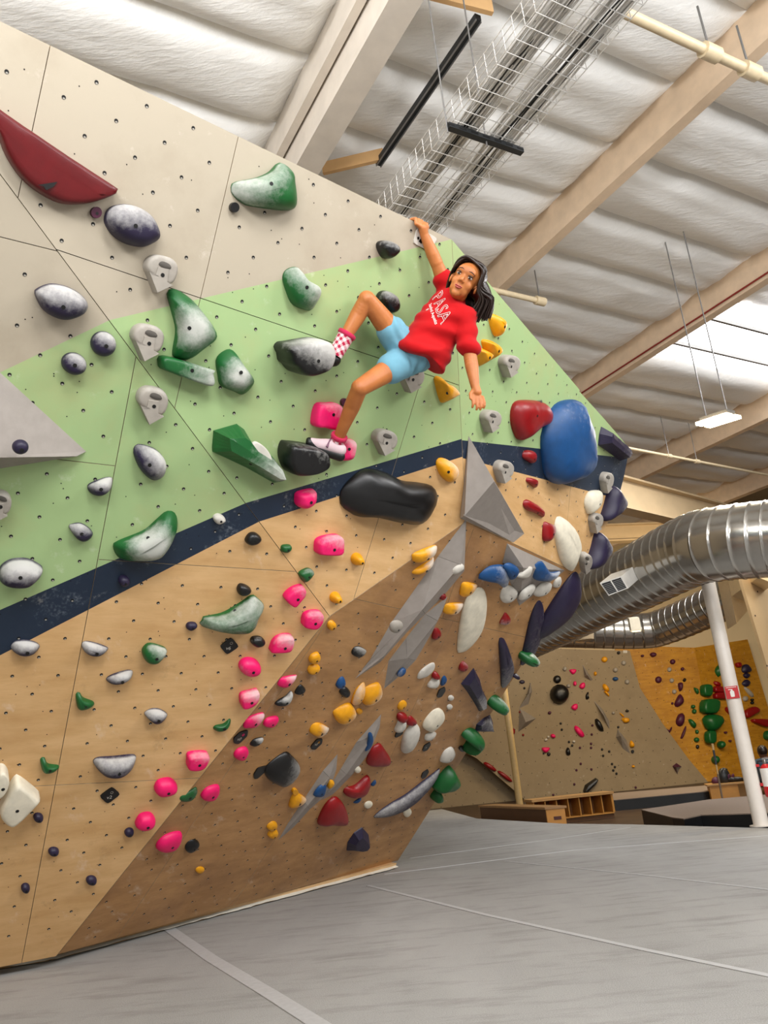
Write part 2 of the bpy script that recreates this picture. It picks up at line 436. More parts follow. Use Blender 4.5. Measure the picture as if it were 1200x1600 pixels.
for c0, c1 in ((-8, -4.5), (-4.5, -.8), (-.6, 2.5), (2.845, 5.89), (6.02, 9.19), (9.33, 13.3), (13.45, 17.0)):
    var = [batt_mesh(c0, c1, s_ + c0) for s_ in (1.3, 5.1, 8.7)]
    for ib in range(-3, 22):
        b0 = -.38 + ib * BL + (.25 if c0 == -.6 else 0)
        if c0 == 9.33 and 6.2 < b0 + BL / 2 < 8.2: continue
        link('insulation_batt', var[ib % 3], BATT, ceil, bc(b0, c0, ZC + .12) )
for nm, x in (('wall_left', -10), ('wall_right', 22)):
    o = MB().add([(x, -8, -.3), (x, 40, -.3), (x, 40, 7.5), (x, -8, 7.5)], [(0, 1, 2, 3)]).build(nm, plain('cream_wall_paint', '#dcc7a0', .8, scale=1, var=.08)); o['kind'] = 'structure'
sk = MB().add([bc(6.1, 9.33, ZC + .1), bc(8.35, 9.33, ZC + .1), bc(8.35, 13.3, ZC + .1), bc(6.1, 13.3, ZC + .1)], [(0, 1, 2, 3)]).build('window_1', emit('daylit_skylight', '#ffffff', 5)); sk['kind'] = 'structure'
rail = plain('grey_metal', '#8d8c8b', .4, .6)
for bb_ in (6.85, 7.6): MB().box(bc(bb_, 11.6, ZC + .06), BAX * .02, CAX * 1.7, V((0, 0, .03))).build('glazing_bar', rail, sk)

# ------------------------------------------------------------------ climbing holds
def holdmat(name, col, rough=.5, chalk='#d2d0cb', var=.15):
    M, nt, ns, b = newmat(name)
    c = rgb(col); d = tuple(v * (1 - var) for v in c[:3]) + (1,)
    a = mix(nt, ramp(nt, noise_of(nt, 18, 4), .35, .65), c, d)
    at_ = nt.nodes.new('ShaderNodeAttribute'); at_.attribute_name = 'chalk'
    k = mth(nt, 'ADD', at_.outputs['Fac'], mth(nt, 'MULTIPLY', mth(nt, 'SUBTRACT', noise_of(nt, 28, 6, rough=.75),   .5), .75))
    k = mth(nt, 'MULTIPLY', ramp(nt, k, .25, .85), ramp(nt, at_.outputs['Fac'], .02, .25))
    nt.links.new(mix(nt, mth(nt, 'MULTIPLY', k, .75), a, rgb(chalk)), b.inputs['Base Color'])
    nt.links.new(mth(nt, 'ADD', mth(nt, 'MULTIPLY', k, .35), rough), b.inputs['Roughness'])
    bump(nt, b, noise_of(nt, 320, 2), .12, .002)
    return M
HM = {'P': holdmat('deep_purple_resin', '#221a38', .5), 'G': holdmat('dark_green_resin', '#0f5a26', .42), 'K': holdmat('black_resin', '#0c0c0e', .38),
      'X': holdmat('hot_pink_resin', '#ee0668', .5), 'Y': holdmat('yellow_resin', '#e8a005', .45), 'R': holdmat('red_resin', '#8c050e', .4), 'W': holdmat('cream_resin', '#e6dec9', .55),
      'S': holdmat('grey_resin', '#a39c92', .6), 'B': holdmat('blue_resin', '#0a467c', .5), 'M': holdmat('maroon_resin', '#4b1232', .5), 'V': holdmat('grey_wooden_volume_paint', '#958d86', .6, '#c9c4bd', .1),
      'C': holdmat('chalky_white_resin', '#cfcac0', .6), 'D': holdmat('dark_red_volume_paint', '#5f040b', .35)}
BOLT = plain('black_bolt_socket', '#070707', .5); STEEL = plain('steel_bolt_head', '#8f8c88', .35, .8)
ZK = {'px': (0, 0, 1), 'a': (0, 0, 3), 'b': (300, 0, 3), 'd': (0, 300, 3), 'e': (400, 320, 3), 'f': (0, 600, 3), 'g': (300, 600, 3), 'h': (0, 950, 3), 'i': (300, 950, 4),
      'j': (500, 800, 4), 'k': (500, 1050, 4), 'l': (650, 600, 3.4286), 'm': (680, 1000, 3.75), 'n': (430, 440, 5.217), 'o': (580, 480, 6), 'p': (800, 1000, 6), 'q': (980, 1000, 5.4545)}
def PT(key, s):
    x0, y0, k = ZK[key]
    return [(x0 + float(a.split(',')[0]) / k, y0 + float(a.split(',')[1]) / k) for a in s.split()]
def EL(cx, cy, w, h, rot=0, n=14, egg=0.0):
    r = radians(rot); out = []
    for i in range(n):
        t = 2 * pi * i / n; x, y = cos(t) * w / 2, sin(t) * h / 2; x *= 1 + egg * sin(t)
        out.append((cx + x * cos(r) - y * sin(r), cy + x * sin(r) + y * cos(r)))
    return out
def smooth_loop(p, n):
    out = []; m_ = len(p)
    per = [hypot(p[(i + 1) % m_][0] - p[i][0], p[(i + 1) % m_][1] - p[i][1]) for i in range(m_)]; tot = sum(per)
    for k in range(n):
        s = tot * k / n; i = 0
        while s > per[i] and i < m_ - 1: s -= per[i]; i += 1
        t = s / max(per[i], 1e-9); a, b, c, d = (p[(i + j) % m_] for j in (-1, 0, 1, 2))
        out.append(tuple(.5 * (2 * b[q] + (c[q] - a[q]) * t + (2 * a[q] - 5 * b[q] + 4 * c[q] - d[q]) * t * t + (3 * b[q] - a[q] - 3 * c[q] + d[q]) * t ** 3) for q in (0, 1)))
    return out
def resample(p, n):
    out = []; m_ = len(p)
    for i in range(m_):
        a, b = p[i], p[(i + 1) % m_]; k = max(1, round(n / m_))
        for j in range(k): out.append((a[0] + (b[0] - a[0]) * j / k, a[1] + (b[1] - a[1]) * j / k))
    return out
PROF = {'dome': [(1, 0), (1.01, .18), (.97, .42), (.86, .68), (.68, .87), (.45, .965), (.24, .992), (.1, 1)],
        'slab': [(1, 0), (1, .55), (.96, .82), (.86, .97), (.7, 1), (.4, 1.02), (.12, 1.025)],
        'cone': [(1, 0), (.98, .12), (.8, .42), (.58, .75), (.4, .94), (.2, 1), (.02, 1)],
        'poly': [(1, 0), (.97, .12), (.5, .96), (.02, 1)],
        'tile': [(1, 0), (1, .9), (.97, 1), (.02, 1)],
        'scoop': [(1, 0), (1.0, .5), (.93, .9), (.8, 1), (.6, .86), (.35, .7), (.02, .62)]}
AREAS = {k: None for k in 'MLDR'}
def facet_at(x, y):
    for k in 'DRML':
        if inside((x, y), LO[k]): return FAC[k]
    return PD if y > 820 else PR
def shape(P, pts, Hh, prof='dome', n=32, sharp=False, peak=(0, 0), ch=None, lift=0.0, wob=.05, seed=0, flat=False, ext=None, kk=None):
    """base loop from sight lines, rings rising along the facet normal. Returns verts, faces, chalk, centroid, size"""
    k = .35 if prof in ('dome', 'cone') else .55
    if prof in ('poly',): k = .45
    if kk is not None: k = kk
    q = [P.px(x, y, lift + Hh * k) for x, y in pts]
    q = resample(q, n) if sharp else smooth_loop(q, n)
    if area2(q) < 0: q = q[::-1]
    n = len(q); cx = sum(a[0] for a in q) / n; cy = sum(a[1] for a in q) / n
    sxx = sum((a[0] - cx) ** 2 for a in q) / n; syy = sum((a[1] - cy) ** 2 for a in q) / n; sxy = sum((a[0] - cx) * (a[1] - cy) for a in q) / n
    th = .5 * atan2(2 * sxy, sxx - syy); ax = (cos(th), sin(th))
    l1 = sqrt(max((sxx + syy) / 2 + sqrt(((sxx - syy) / 2) ** 2 + sxy ** 2), 1e-9)); l2 = sqrt(max((sxx + syy) / 2 - sqrt(((sxx - syy) / 2) ** 2 + sxy ** 2), 1e-9))
    e = min(.72, max(0, 1 - l2 / l1)) if ext is None else ext
    size = max(l1 * 1.42, 1e-4); vs, ck = [], []
    pm = max(abs((x - cx) * ax[0] + (y - cy) * ax[1]) for x, y in q)
    for s, h in PROF[prof]:
        for i, (x, y) in enumerate(q):
            pr = ((x - cx) * ax[0] + (y - cy) * ax[1]) * e
            tx, ty = cx + ax[0] * pr + peak[0] * size, cy + ax[1] * pr + peak[1] * size
            X, Y = tx + (x - tx) * s, ty + (y - ty) * s
            w = noise.noise(V((X * 14 + seed * 3.7, Y * 14, seed))) * wob if .1 < h < .98 else 0
            tp = 1.0
            if prof == 'dome' and e > .3:
                z_ = abs((X - cx) * ax[0] + (Y - cy) * ax[1]) / pm; tp = max(.03, 1 - z_ * z_) ** .6
            vs.append(P.to3((X, Y), lift + Hh * (h + w) * tp))
            c = 0
            if ch:
                dx, dy, st = ch; d = ((X - cx) * dx + (Y - cy) * dy) / size
                c = st * min(1, max(0, .5 + .75 * d)) if (dx or dy) else st * (1 - min(1, hypot(X - cx, Y - cy) / size))
                if h < .3: c *= .35
            ck.append(c)
    R = len(PROF[prof])
    fs = [(r * n + i, r * n + (i + 1) % n, (r + 1) * n + (i + 1) % n, (r + 1) * n + i) for r in range(R - 1) for i in range(n)]
    fs.append(tuple((R - 1) * n + i for i in range(n)))
    return vs, fs, ck, (cx, cy), size
def obj_from(name, vs, fs, ck, mt, wloc, parent=None, smooth=True):
    me = mesh(name, [v - wloc for v in vs], fs, smooth)
    if ck:
        a = me.attributes.new('chalk', 'FLOAT', 'POINT'); a.data.foreach_set('value', ck)
    o = link(name, me, mt, parent, wloc - WL.get(parent.name, V((0, 0, 0))) if parent else wloc); WL[o.name] = wloc
    return o
def add_bolt(o, P, vs, fs, q, r=.009, mt=None, big=False):
    t = BVHTree.FromPolygons([tuple(v) for v in vs], [f for f in fs])
    h, nn, _, _ = t.ray_cast(P.to3(q, .8), -P.n)
    if h is None: return
    if nn.dot(P.n) < 0: nn = -nn
    nn = (nn + P.n).normalized(); a = nn.orthogonal().normalized(); b = nn.cross(a)
    mb = MB(); c = h - nn * .004
    mb.prism([c + a * cos(i * pi / 5) * r + b * sin(i * pi / 5) * r for i in range(10)], nn * .0055)
    mb.build('bolt', mt or BOLT, o, wloc=h)
NH = [0]
def H(label, col, key, pts, h, prof='dome', ch=None, bolt=True, peak=(0, 0), lift=0.0, P=None, sharp=False, name='climbing_hold', cat='climbing hold', group=None, n=None, ext=None, flat=False, bpx=None, wob=.05, mt=None, kk=None):
    pts = PT(key, pts) if isinstance(pts, str) else pts
    cx = sum(p[0] for p in pts) / len(pts); cy = sum(p[1] for p in pts) / len(pts)
    P = P or facet_at(cx, cy); NH[0] += 1
    if P is PD and kk is None and prof != 'tile': h *= .62       # pieces on the steep slope are shallow
    big = max(max(p[0] for p in pts) - min(p[0] for p in pts), max(p[1] for p in pts) - min(p[1] for p in pts))
    n = n or (44 if big > 60 else 30 if big > 22 else 18)
    vs, fs, ck, c2, size = shape(P, pts, h, prof, n, sharp, peak, ch, lift, wob, NH[0], ext=ext, kk=kk)
    w = P.to3(c2, lift)
    o = obj_from(name, vs, fs, ck, mt or HM[col], w, None, not (flat or prof in ('poly', 'tile')))
    tag(o, label, cat, group)
    if bolt and big >= 14:
        q = P.px(*bpx, lift + h) if bpx else (c2[0] + size * .1, c2[1] - size * .12)
        add_bolt(o, P, vs, fs, q, .0085 if big > 24 else .006)
    return o
UP = (0, 1, 1.0); UPW = (.1, 1, .75); CEN = (0, 0, 1.1)

# upper white and green panels, left
H('large dark red shallow volume shaped like a melon slice at top left', 'D', 'a', '-40,480 0,515 300,720 552,886 548,903 480,935 380,958 280,950 170,890 90,815 30,720 0,640 -40,560', .06, 'slab', bolt=False, name='climbing_volume', cat='climbing volume', ext=.75)
MB().prism([PM.to3(PM.px(x, y, .064), .064) for x, y in ((58, 289), (90, 284), (83, 292), (72, 297), (68, 291))], PM.n * .002).build('black_mark', BOLT, bpy.data.objects['climbing_volume'], wloc=WL['climbing_volume'])
H('large purple oval hold on white panel just below the dark red volume', 'P', 'a', '497,1030 520,975 580,957 650,970 710,1010 740,1060 750,1115 700,1150 650,1157 580,1135 525,1090', .09, ch=(-.3, 1, .7), bpx=(212, 353))
H('large purple oval hold on white panel, standing left of the fold line', 'P', 'd', '165,480 180,455 240,434 310,445 370,475 405,510 413,540 390,575 320,600 260,590 200,550', .09, ch=(0, 1, .85), bpx=(99, 480))
H('small maroon ring screwed on beside the dark red volume', 'M', 'px', EL(150, 332, 17, 18), .02, 'tile', name='washer_ring', cat='washer ring')
H('small black ring screwed on below the big green hold', 'K', 'px', EL(366, 324, 14, 16), .02, 'tile', name='washer_ring', cat='washer ring')
H('big green boot-shaped hold high on the white panel', 'G', 'px', '366,292 372,284 405,277 425,268 441,254 460,268 463,280 462,326 400,323 380,315 368,303', .1, ch=(-.8, .3, .75), bpx=(425, 287))
H('purple egg-shaped hold right of its smaller twin on green', 'P', 'px', EL(162, 538, 40, 38, 30), .06, ch=(.3, 1, .7), bpx=(166, 541))
H('small purple egg-shaped hold left of its larger twin on green', 'P', 'px', EL(116, 569, 40, 33, 20), .06, ch=(.4, 1, .7), bpx=(117, 571))
H('tall purple teardrop hold below the lowest grey arrow hold', 'P', 'f', '630,330 640,295 670,290 730,310 770,350 782,390 770,440 735,458 700,445 655,395', .07, ch=(.7, .6, 1.0), bpx=(234, 727))
H('small purple and white teardrop hold pointing up to the right', 'P', 'f', '412,490 425,470 490,445 525,443 530,460 515,500 470,525 430,518', .05, ch=UP, bpx=(158, 765))
H('small purple teardrop hold above the large chalked purple oval', 'P', 'f', '325,675 340,662 380,657 420,680 437,705 425,730 395,740 360,725', .05, ch=(-.2, 1, .7), bpx=(128, 835))
H('large chalky purple oval hold at the left edge of green', 'P', 'f', '-5,905 10,860 60,832 130,830 185,855 202,875 180,910 130,948 60,952 10,935', .09, ch=UP, bpx=(32, 903))
H('green shark-fin hold, tallest of the green holds on the fold', 'G', 'd', '795,480 815,457 850,465 900,500 950,560 1000,630 1020,685 960,740 910,780 870,790 825,775 822,740 835,650 815,560', .1, ch=CEN, bpx=(297, 513))
H('green bar-shaped hold lying under the shark-fin hold', 'G', 'd', '755,820 775,770 985,830 993,840 992,908 890,880 760,830', .07, 'slab', ch=(.6, 0, .8), bpx=(300, 579))
H('green five-sided hold right of the green bar', 'G', 'd', '1025,790 1060,750 1100,745 1140,810 1195,880 1190,920 1150,953 1100,935 1045,910 1032,860', .09, ch=CEN, bpx=(377, 582))
H('green chalked hold at the top left of the knee', 'G', 'e', '137,340 155,305 195,292 215,310 240,350 300,385 310,420 290,465 262,497 185,470 150,400', .08, ch=(.4, .6, .95), bpx=(480, 449))
o = H('large faceted green hold with a white grip plate set in', 'G', 'g', '118,310 125,230 235,198 265,220 300,290 400,350 435,400 440,470 405,475 280,405 120,330', .13, 'poly', ch=(.9, -.2, .75), bolt=True, sharp=True, bpx=(397, 727), peak=(-.1, .05))
vs, fs, ck, c2, sz = shape(PM, PT('g', '278,290 300,270 345,300 372,345 370,375 340,370 300,335'), .02, 'slab', 24, lift=.1)
obj_from('grip_plate', vs, fs, ck, HM['C'], PM.to3(c2, .1), o)
H('large green banana-shaped hold lying across the navy band', 'G', 'f', '537,775 560,750 680,700 740,650 785,612 820,612 838,640 835,690 790,770 745,815 660,830 570,832', .11, ch=(0, 0, 1.2), bpx=(234, 845))
H('round purple knob on the navy band below the green banana', 'P', 'px', EL(194, 908, 18, 16), .04)
H('small white egg hold on chalky navy band', 'C', 'f', '1000,625 1020,610 1045,618 1058,640 1030,657 1010,650', .035)
# grey arrow holds
def arrow_hold(label, cx, cy, w, rot, P=None, h=.055, sq=1.0, clip=None):
    """a rounded cap with a finger slot above an arrow-shaped plate"""
    def tr(x, y):
        r = radians(rot); x *= w * sq; y *= w; return (cx + x * cos(r) - y * sin(r), cy + x * sin(r) + y * cos(r))
    P = P or facet_at(cx, cy); NH[0] += 1
    cap = [tr(x, y) for x, y in ((-.5, -.1), (-.47, -.38), (-.28, -.55), (0, -.58), (.28, -.53), (.47, -.34), (.5, -.08), (.42, .18), (.25, .28), (0, .2), (-.3, .12))]
    arr = [tr(x, y) for x, y in ((-.17, -.2), (.17, -.2), (.2, .2), (.4, .27), (-.03, .6), (-.42, .0), (-.3, .1), (-.2, .1))]
    vs, fs, ck, c2, sz = shape(P, cap, h, 'slab', 32, ch=(.1, 1, .35))
    wl = P.to3(c2); root = empty('climbing_hold', wl); tag(root, label, 'climbing hold', 'grey arrow holds')
    obj_from('cap', vs, fs, ck, HM['S'], wl, root)
    v2, f2, k2, c3, _ = shape(P, arr, h * 1.12, 'tile', 24, sharp=True)
    obj_from('arrow_plate', v2, f2, k2, HM['S'], P.to3(c3), root, False)
    sl = [tr(x, y) for x, y in ((-.1, -.28), (-.02, -.4), (.22, -.36), (.3, -.24), (.1, -.2))]
    v4, f4, k4, c4, _ = shape(P, sl, .004, 'tile', 16, lift=h)
    obj_from('finger_slot', v4, f4, k4, plain('shaded_slot', '#55504a', .8), P.to3(c4, h), root)
    add_bolt(root, P, v2, f2, P.px(*tr(.07, .02), h), .0085)
arrow_hold('grey arrow hold on the white panel, above the other grey ones', 250, 428, 50, 12)
arrow_hold('grey arrow hold where white meets green, right of purple egg', 229, 535, 49, 10)
arrow_hold('grey arrow hold on green, just left of the fold line', 237, 633, 48, 8)
arrow_hold('grey arrow hold cut by the left edge of the view', -2, 790, 38, 10)
arrow_hold('grey arrow hold peeking out below the climber\'s shirt', 642, 592, 36, 8)
arrow_hold('grey arrow hold right of the climber\'s lower foot', 601, 691, 34, 8)
arrow_hold('grey arrow hold on the right facet, right of yellow pair', 796, 572, 30, 8, sq=.8)
arrow_hold('grey arrow hold left of the red apple-shaped hold', 767, 658, 30, 8, sq=.8)
arrow_hold('grey arrow hold in the navy band of the right facet', 787, 737, 30, 8, sq=.75)
arrow_hold('grey arrow hold in the navy band near the right end', 948, 754, 28, 8, sq=.5)
arrow_hold('grey arrow hold between cream holds at the right edge', 931, 817, 27, 8, sq=.55)
arrow_hold('lowest grey arrow hold at the right corner', 915, 880, 26, 10, sq=.55)
# grey volume at the left edge
def volume(label, P, outline, ridge, h, faces, mats=None):
    """plywood volume: outline on the facet (raised a hair), ridge points raised; faces as panels"""
    base = [P.to3(P.px(x, y, .004), .0) for x, y in outline]
    top = [P.to3(P.px(x, y, hh), hh) for (x, y), hh in zip(ridge, h)]
    cen = sum(base, V((0, 0, 0))) / len(base)
    root = empty('climbing_volume', cen); tag(root, label, 'climbing volume', 'grey wooden volumes')
    P_ = base + top
    for f in faces:
        vs = [P_[i] for i in f]; c = sum(vs, V((0, 0, 0))) / len(vs)
        nn = (vs[1] - vs[0]).cross(vs[2] - vs[0]).normalized()
        if nn.dot(P.n) < 0: nn = -nn
        mb = MB(); mb.prism([v + (c - v).normalized() * .0012 - nn * .012 for v in vs], nn * .012)
        mb.build('panel', HM[mats[faces.index(f)] if mats else 'V'], root, wloc=cen)
    return root, P_
volume('brownish grey triangular volume jutting in from the left edge', PL, [(-60, 520), (0, 582), (135, 706), (-60, 742)], [(-60, 716), (120, 713)], [.22, .03], [(0, 1, 2, 5, 4), (2, 3, 4, 5)])
H('small purple knob screwed to the brownish grey volume', 'P', 'px', EL(32, 699, 26, 22), .035, lift=.17, P=PL)
# around the climber
H('black round hold just below the top edge, left of the hand', 'K', 'e', '578,200 583,175 610,168 640,175 662,195 660,225 630,252 600,245', .08, ch=(0, 1, .55), bpx=(609, 390))
H('black round hold right behind the raised knee', 'K', 'e', '575,440 590,410 620,405 655,430 665,470 655,500 620,510 590,480', .08, ch=(0, 1, .55))
H('very large black dome with chalky top under the upper foot', 'K', 'n', '63,550 90,510 150,500 330,470 400,480 440,520 440,620 390,720 270,765 180,745 130,690 95,660 85,600', .17, 'slab', ch=(.25, 1, .95), bpx=(497, 564), ext=.2)
H('black boulder-like hold that the lower foot stands on', 'K', 'n', '80,1400 100,1330 130,1318 300,1340 400,1390 420,1450 400,1510 300,1560 200,1575 130,1560 90,1480', .14, 'slab', ch=(.2, 1, .35), ext=.2)
H('giant black bean-shaped hold over the navy band', 'K', 'g', '712,540 730,490 800,420 850,405 920,420 1000,460 1080,470 1140,485 1170,530 1165,580 1120,640 1070,665 990,655 900,635 850,627 790,627 750,605 720,580', .13, ch=(.6, .75, .18), bolt=False, ext=.5)
H('pink four-sided hold left of the lower shin', 'X', 'n', '320,1170 350,1010 440,995 510,995 540,1030 540,1110 495,1205 400,1190', .07, 'slab', ch=(.3, 1, .45), bpx=(521, 648))
H('pink chalked hold behind the heel of the lower foot', 'X', 'n', '495,1440 560,1300 600,1285 650,1300 655,1350 630,1440 570,1460', .06, ch=(.6, .7, .7), bpx=(546, 702))
H('small maroon ring beside the lower shin', 'M', 'px', EL(539, 629, 13, 13), .02, 'tile', name='washer_ring', cat='washer ring')
H('yellow triangular hold below the red shirt hem', 'Y', 'o', '615,670 640,650 680,665 720,710 800,750 835,790 820,820 760,870 700,905 670,885 640,790', .08, 'cone', ch=(1, .2, .6), bpx=(702, 615))
H('yellow hold behind the ends of the hair', 'Y', 'e', '1105,530 1115,510 1160,545 1163,570 1140,618 1120,590', .07, ch=(1, .5, .3))
H('yellow hold, upper right of the touching pair', 'Y', 'e', '1072,640 1095,632 1135,650 1140,690 1110,730 1090,700', .07, 'cone', ch=(1, .6, .35))
H('yellow hold, lower left of the touching pair', 'Y', 'e', '1030,680 1045,665 1085,680 1098,700 1065,757 1045,730', .07, 'cone', ch=(1, .6, .3))
H('yellow oval hold at the vertical edge below the navy band', 'Y', 'l', '120,430 135,402 170,405 215,440 228,480 215,525 180,527 140,490', .07, ch=(.8, .7, .8), bpx=(702, 738))
# right facet
o = H('big red apple-shaped hold with a stem-like bolt', 'R', 'l', '530,200 535,130 565,92 650,90 700,110 725,160 710,210 660,235 610,280 570,302 545,260', .1, 'dome', ext=0, bpx=(840, 650)
              )
MB().tube([PR.to3(PR.px(842, 629, .03), .01), PR.to3(PR.px(842, 627, .03), .05)], .011, 8).build('stem_bolt', STEEL, o, wloc=WL[o.name])
H('huge blue capsule-shaped hold across the navy band', 'B', 'l', '710,330 715,270 740,190 780,120 830,92 880,92 890,140 915,200 925,270 950,340 972,420 965,470 920,500 860,520 790,540 750,520 725,470', .18, 'dome', ch=(.1, 1, .3), bolt=False, ext=.4)
H('small red hold in the navy band above the other small reds', 'R', 'l', '580,390 590,360 625,358 645,390 635,425 600,410', .05)
H('small red half-moon hold on pale wood below the navy band', 'R', 'l', '597,520 605,503 650,515 652,545 640,556', .04)
H('red bean-shaped hold on pale wood', 'R', 'l', '583,645 600,620 650,650 690,685 690,715 650,695 600,675', .05)
H('red hold with chalky edge left of the large cream shell', 'R', 'l', '690,760 700,740 715,745 745,760 750,790 730,835 690,838', .05, ch=(1, .5, .6))
H('large cream shell-shaped hold on pale wood', 'W', 'l', '757,780 765,730 785,712 830,750 870,820 885,880 870,960 850,1005 810,980 785,930 765,850', .08, bolt=False, ch=(0, 1, .3))
H('cream leaf-shaped hold under the navy band at right', 'W', 'l', '915,640 925,600 945,575 990,572 1003,590 985,650 945,690 930,695', .07)
H('purple wedge hold at the upper right corner of the wall', 'P', 'l', '1003,330 1010,270 1020,232 1080,285 1130,330 1140,370 1120,415 1080,385', .1, 'poly', sharp=True, P=PR, ch=(.9, .3, .35))
H('purple half-moon fin on the right edge, below the corner wedge', 'P', 'l', '1010,735 1030,650 1060,550 1090,580 1108,640 1080,690', .12, P=PR, ch=(.9, .4, .5), bolt=False)
H('purple half-moon fin on the right edge above the duct', 'P', 'l', '930,985 960,880 985,795 1020,840 1030,880 1000,940 965,985', .12, P=PR, ch=(.9, .5, .5), bolt=False)
volume('grey pointed volume straddling the vertical edge', PR, [(733, 681), (820, 834), (803, 848), (720, 810)], [(772, 752), (726, 806)], [.16, .05], [(0, 1, 4), (0, 4, 5, 3), (1, 2, 5, 4), (2, 3, 5)])
# lower left wood
H('small black pebble hold under the navy band', 'K', 'g', '250,735 270,703 300,700 326,725 305,750 270,755', .04)
H('black pebble hold above the white and green bowl hold', 'K', 'g', '212,965 225,940 255,945 278,965 260,988 225,990', .04, ch=(0, 1, .2))
H('tiny dark purple pebble left of the white and green bowl hold', 'P', 'f', '873,1135 885,1120 915,1120 925,1135 900,1155 878,1150', .03)
H('white and green bowl-shaped hold, most chalked of the greens', 'G', 'g', '55,1120 60,1105 150,1085 230,1040 285,1003 310,1010 345,1050 320,1090 265,1165 60,1150', .1, ch=(-.1, .5, .95), bpx=(373, 963))
H('tiny green nub hold right of the black pebble', 'G', 'g', '420,765 430,755 462,755 465,775 445,792 422,785', .03)
H('small green crinkled hold on the slanted panel joint', 'G', 'g', '503,890 535,867 560,868 570,890 530,930', .04, ch=(.2, 1, .4))
H('black speckled pebble right of the v6 sign', 'K', 'i', '368,215 380,185 430,183 458,210 440,235 400,243', .04, ch=(-.5, 1, .3))
H('round green hold with chalky lip on the left wood', 'G', 'h', '668,215 680,185 710,172 780,195 770,225 735,258 690,255', .06, ch=(.7, .8, .7))
H('small curled green hold beside the left vertical joint, upper', 'G', 'h', '357,410 375,403 392,425 440,445 436,465 395,478 365,470', .04)
H('small curled green hold beside the left vertical joint, lower', 'G', 'h', '190,715 210,708 225,735 277,745 265,765 225,775 200,765', .04)
H('small green caterpillar-shaped hold above the pink ones', 'G', 'h', '1002,570 1010,555 1050,545 1078,523 1083,540 1060,570 1020,580', .03)
H('small green pod-shaped hold on the crease between two pinks', 'G', 'h', '840,900 850,880 890,860 920,843 925,865 900,900 860,908', .035, ch=(.8, .5, .3))
CG = 'chalky grey purple holds on the left wood'
H('chalky purple hold just under the navy band at far left', 'P', 'h', '52,190 70,165 120,157 170,168 188,190 160,217 110,223 70,212', .05, ch=(0, 1, 1.0))
H('chalky purple hold on the joint, right of its far-left twin', 'P', 'h', '385,180 400,163 450,170 510,195 480,220 440,223 400,210', .05, ch=(0, 1, 1.05))
H('narrow chalky purple hold slanting upward below its twins', 'P', 'h', '500,340 530,318 600,298 625,305 615,330 570,350 520,357', .05, ch=(0, 1, 1.1))
H('chalky purple lemon-shaped hold with chalk smears above', 'P', 'h', '680,500 710,480 750,480 787,505 765,535 730,542 700,525', .05, ch=(0, 1, 1.0))
H('wide purple crescent hold above the v2 sign', 'P', 'h', '442,740 460,715 540,708 630,700 640,720 620,760 560,790 490,785', .08, ch=(0, 1, .9))
H('small purple pebble beside the cream blocks', 'P', 'px', EL(60, 1278, 16, 13, 10), .03)
H('small purple pebble, middle of three down the far left', 'P', 'px', EL(84, 1331, 17, 12, 0), .03)
H('small purple pebble, lowest of three down the far left', 'P', 'px', EL(40, 1388, 14, 13, 0), .03)
H('small purple pebble low down, right of the left joint', 'P', 'px', EL(143, 1376, 17, 13, 0), .03)
H('small dark purple pebble next to the pink hold', 'P', 'px', EL(202, 1301, 15, 12, -20), .03)
H('cream square block with rounded corners at the left edge', 'W', 'h', '0,955 20,900 70,818 100,818 178,880 178,905 90,990 50,1012 10,985', .09, 'slab', bpx=(27, 1267))
H('cream rounded block cut by the left edge of the view', 'W', 'h', '-30,880 -10,770 20,757 42,790 35,835 10,870', .08, 'slab')
# pink chain
H('pink round hold on the navy band', 'X', 'g', '490,540 500,510 570,495 580,520 570,560 530,585 495,570', .07, ch=(.4, 1, .35))
H('pink brick-shaped hold right below the navy band', 'X', 'g', '587,790 595,735 650,715 700,715 705,760 690,800 590,797', .07, 'slab', ch=(.2, 1, .6))
H('pink slanted hold, first right of the white and green bowl', 'X', 'g', '435,1005 470,965 520,950 530,980 500,1020 475,1042', .06, 'slab', ch=(.5, 1, .4))
H('pink hold at the corner where three wood panels meet', 'X', 'g', '520,1125 530,1085 570,1070 610,1075 610,1110 580,1145 530,1140', .06, 'slab', ch=(.3, 1, .5))
H('pink slanted hold with chalked top right of the black speckled pebble', 'X', 'i', '490,272 515,210 560,180 620,175 635,200 610,265 500,275', .06, 'slab', ch=(.3, 1, .7))
H('pink round ball hold below the v6 sign', 'X', 'px', EL(391, 1043, 34, 27, 10), .06, ch=(-.6, -.4, .4))
H('pink hold with flat chalked top below the round ball', 'X', 'i', '305,580 315,545 370,530 415,520 415,560 385,600 320,625', .06, 'slab', ch=(.2, 1, .75))
H('pink shell hold on the dark slope, uppermost there', 'X', 'i', '540,480 570,440 655,425 655,440 600,490 560,497', .05, ch=(.5, .8, .8))
H('pink shell hold touching the crease above the v0 sign', 'X', 'i', '325,745 345,695 440,660 450,680 400,740 340,750', .05, ch=(.5, .8, .7))
H('small plain pink hold right of the chalked shell', 'X', 'i', '450,735 470,695 530,680 540,700 500,745', .045)
H('small pink hold under the v0 sign', 'X', 'i', '265,920 290,885 340,873 353,905 320,950 280,945', .05)
H('pink chalked hold left of the crease, above the v2 level', 'X', 'h', '880,720 890,690 970,685 978,710 945,750 885,755', .06, 'slab', ch=(.3, 1, .5))
H('pink oval hold right of the v2 sign', 'X', 'h', '725,850 745,815 800,805 832,835 820,865 760,882 735,872', .06)
H('pink hold on the dark slope right of the green pod', 'X', 'h', '945,880 975,845 1025,833 1028,865 1000,900 960,903', .055)
H('pink oval hold right of the dark purple pebble', 'X', 'h', '637,1010 660,975 705,967 730,995 715,1025 670,1040 640,1030', .06)
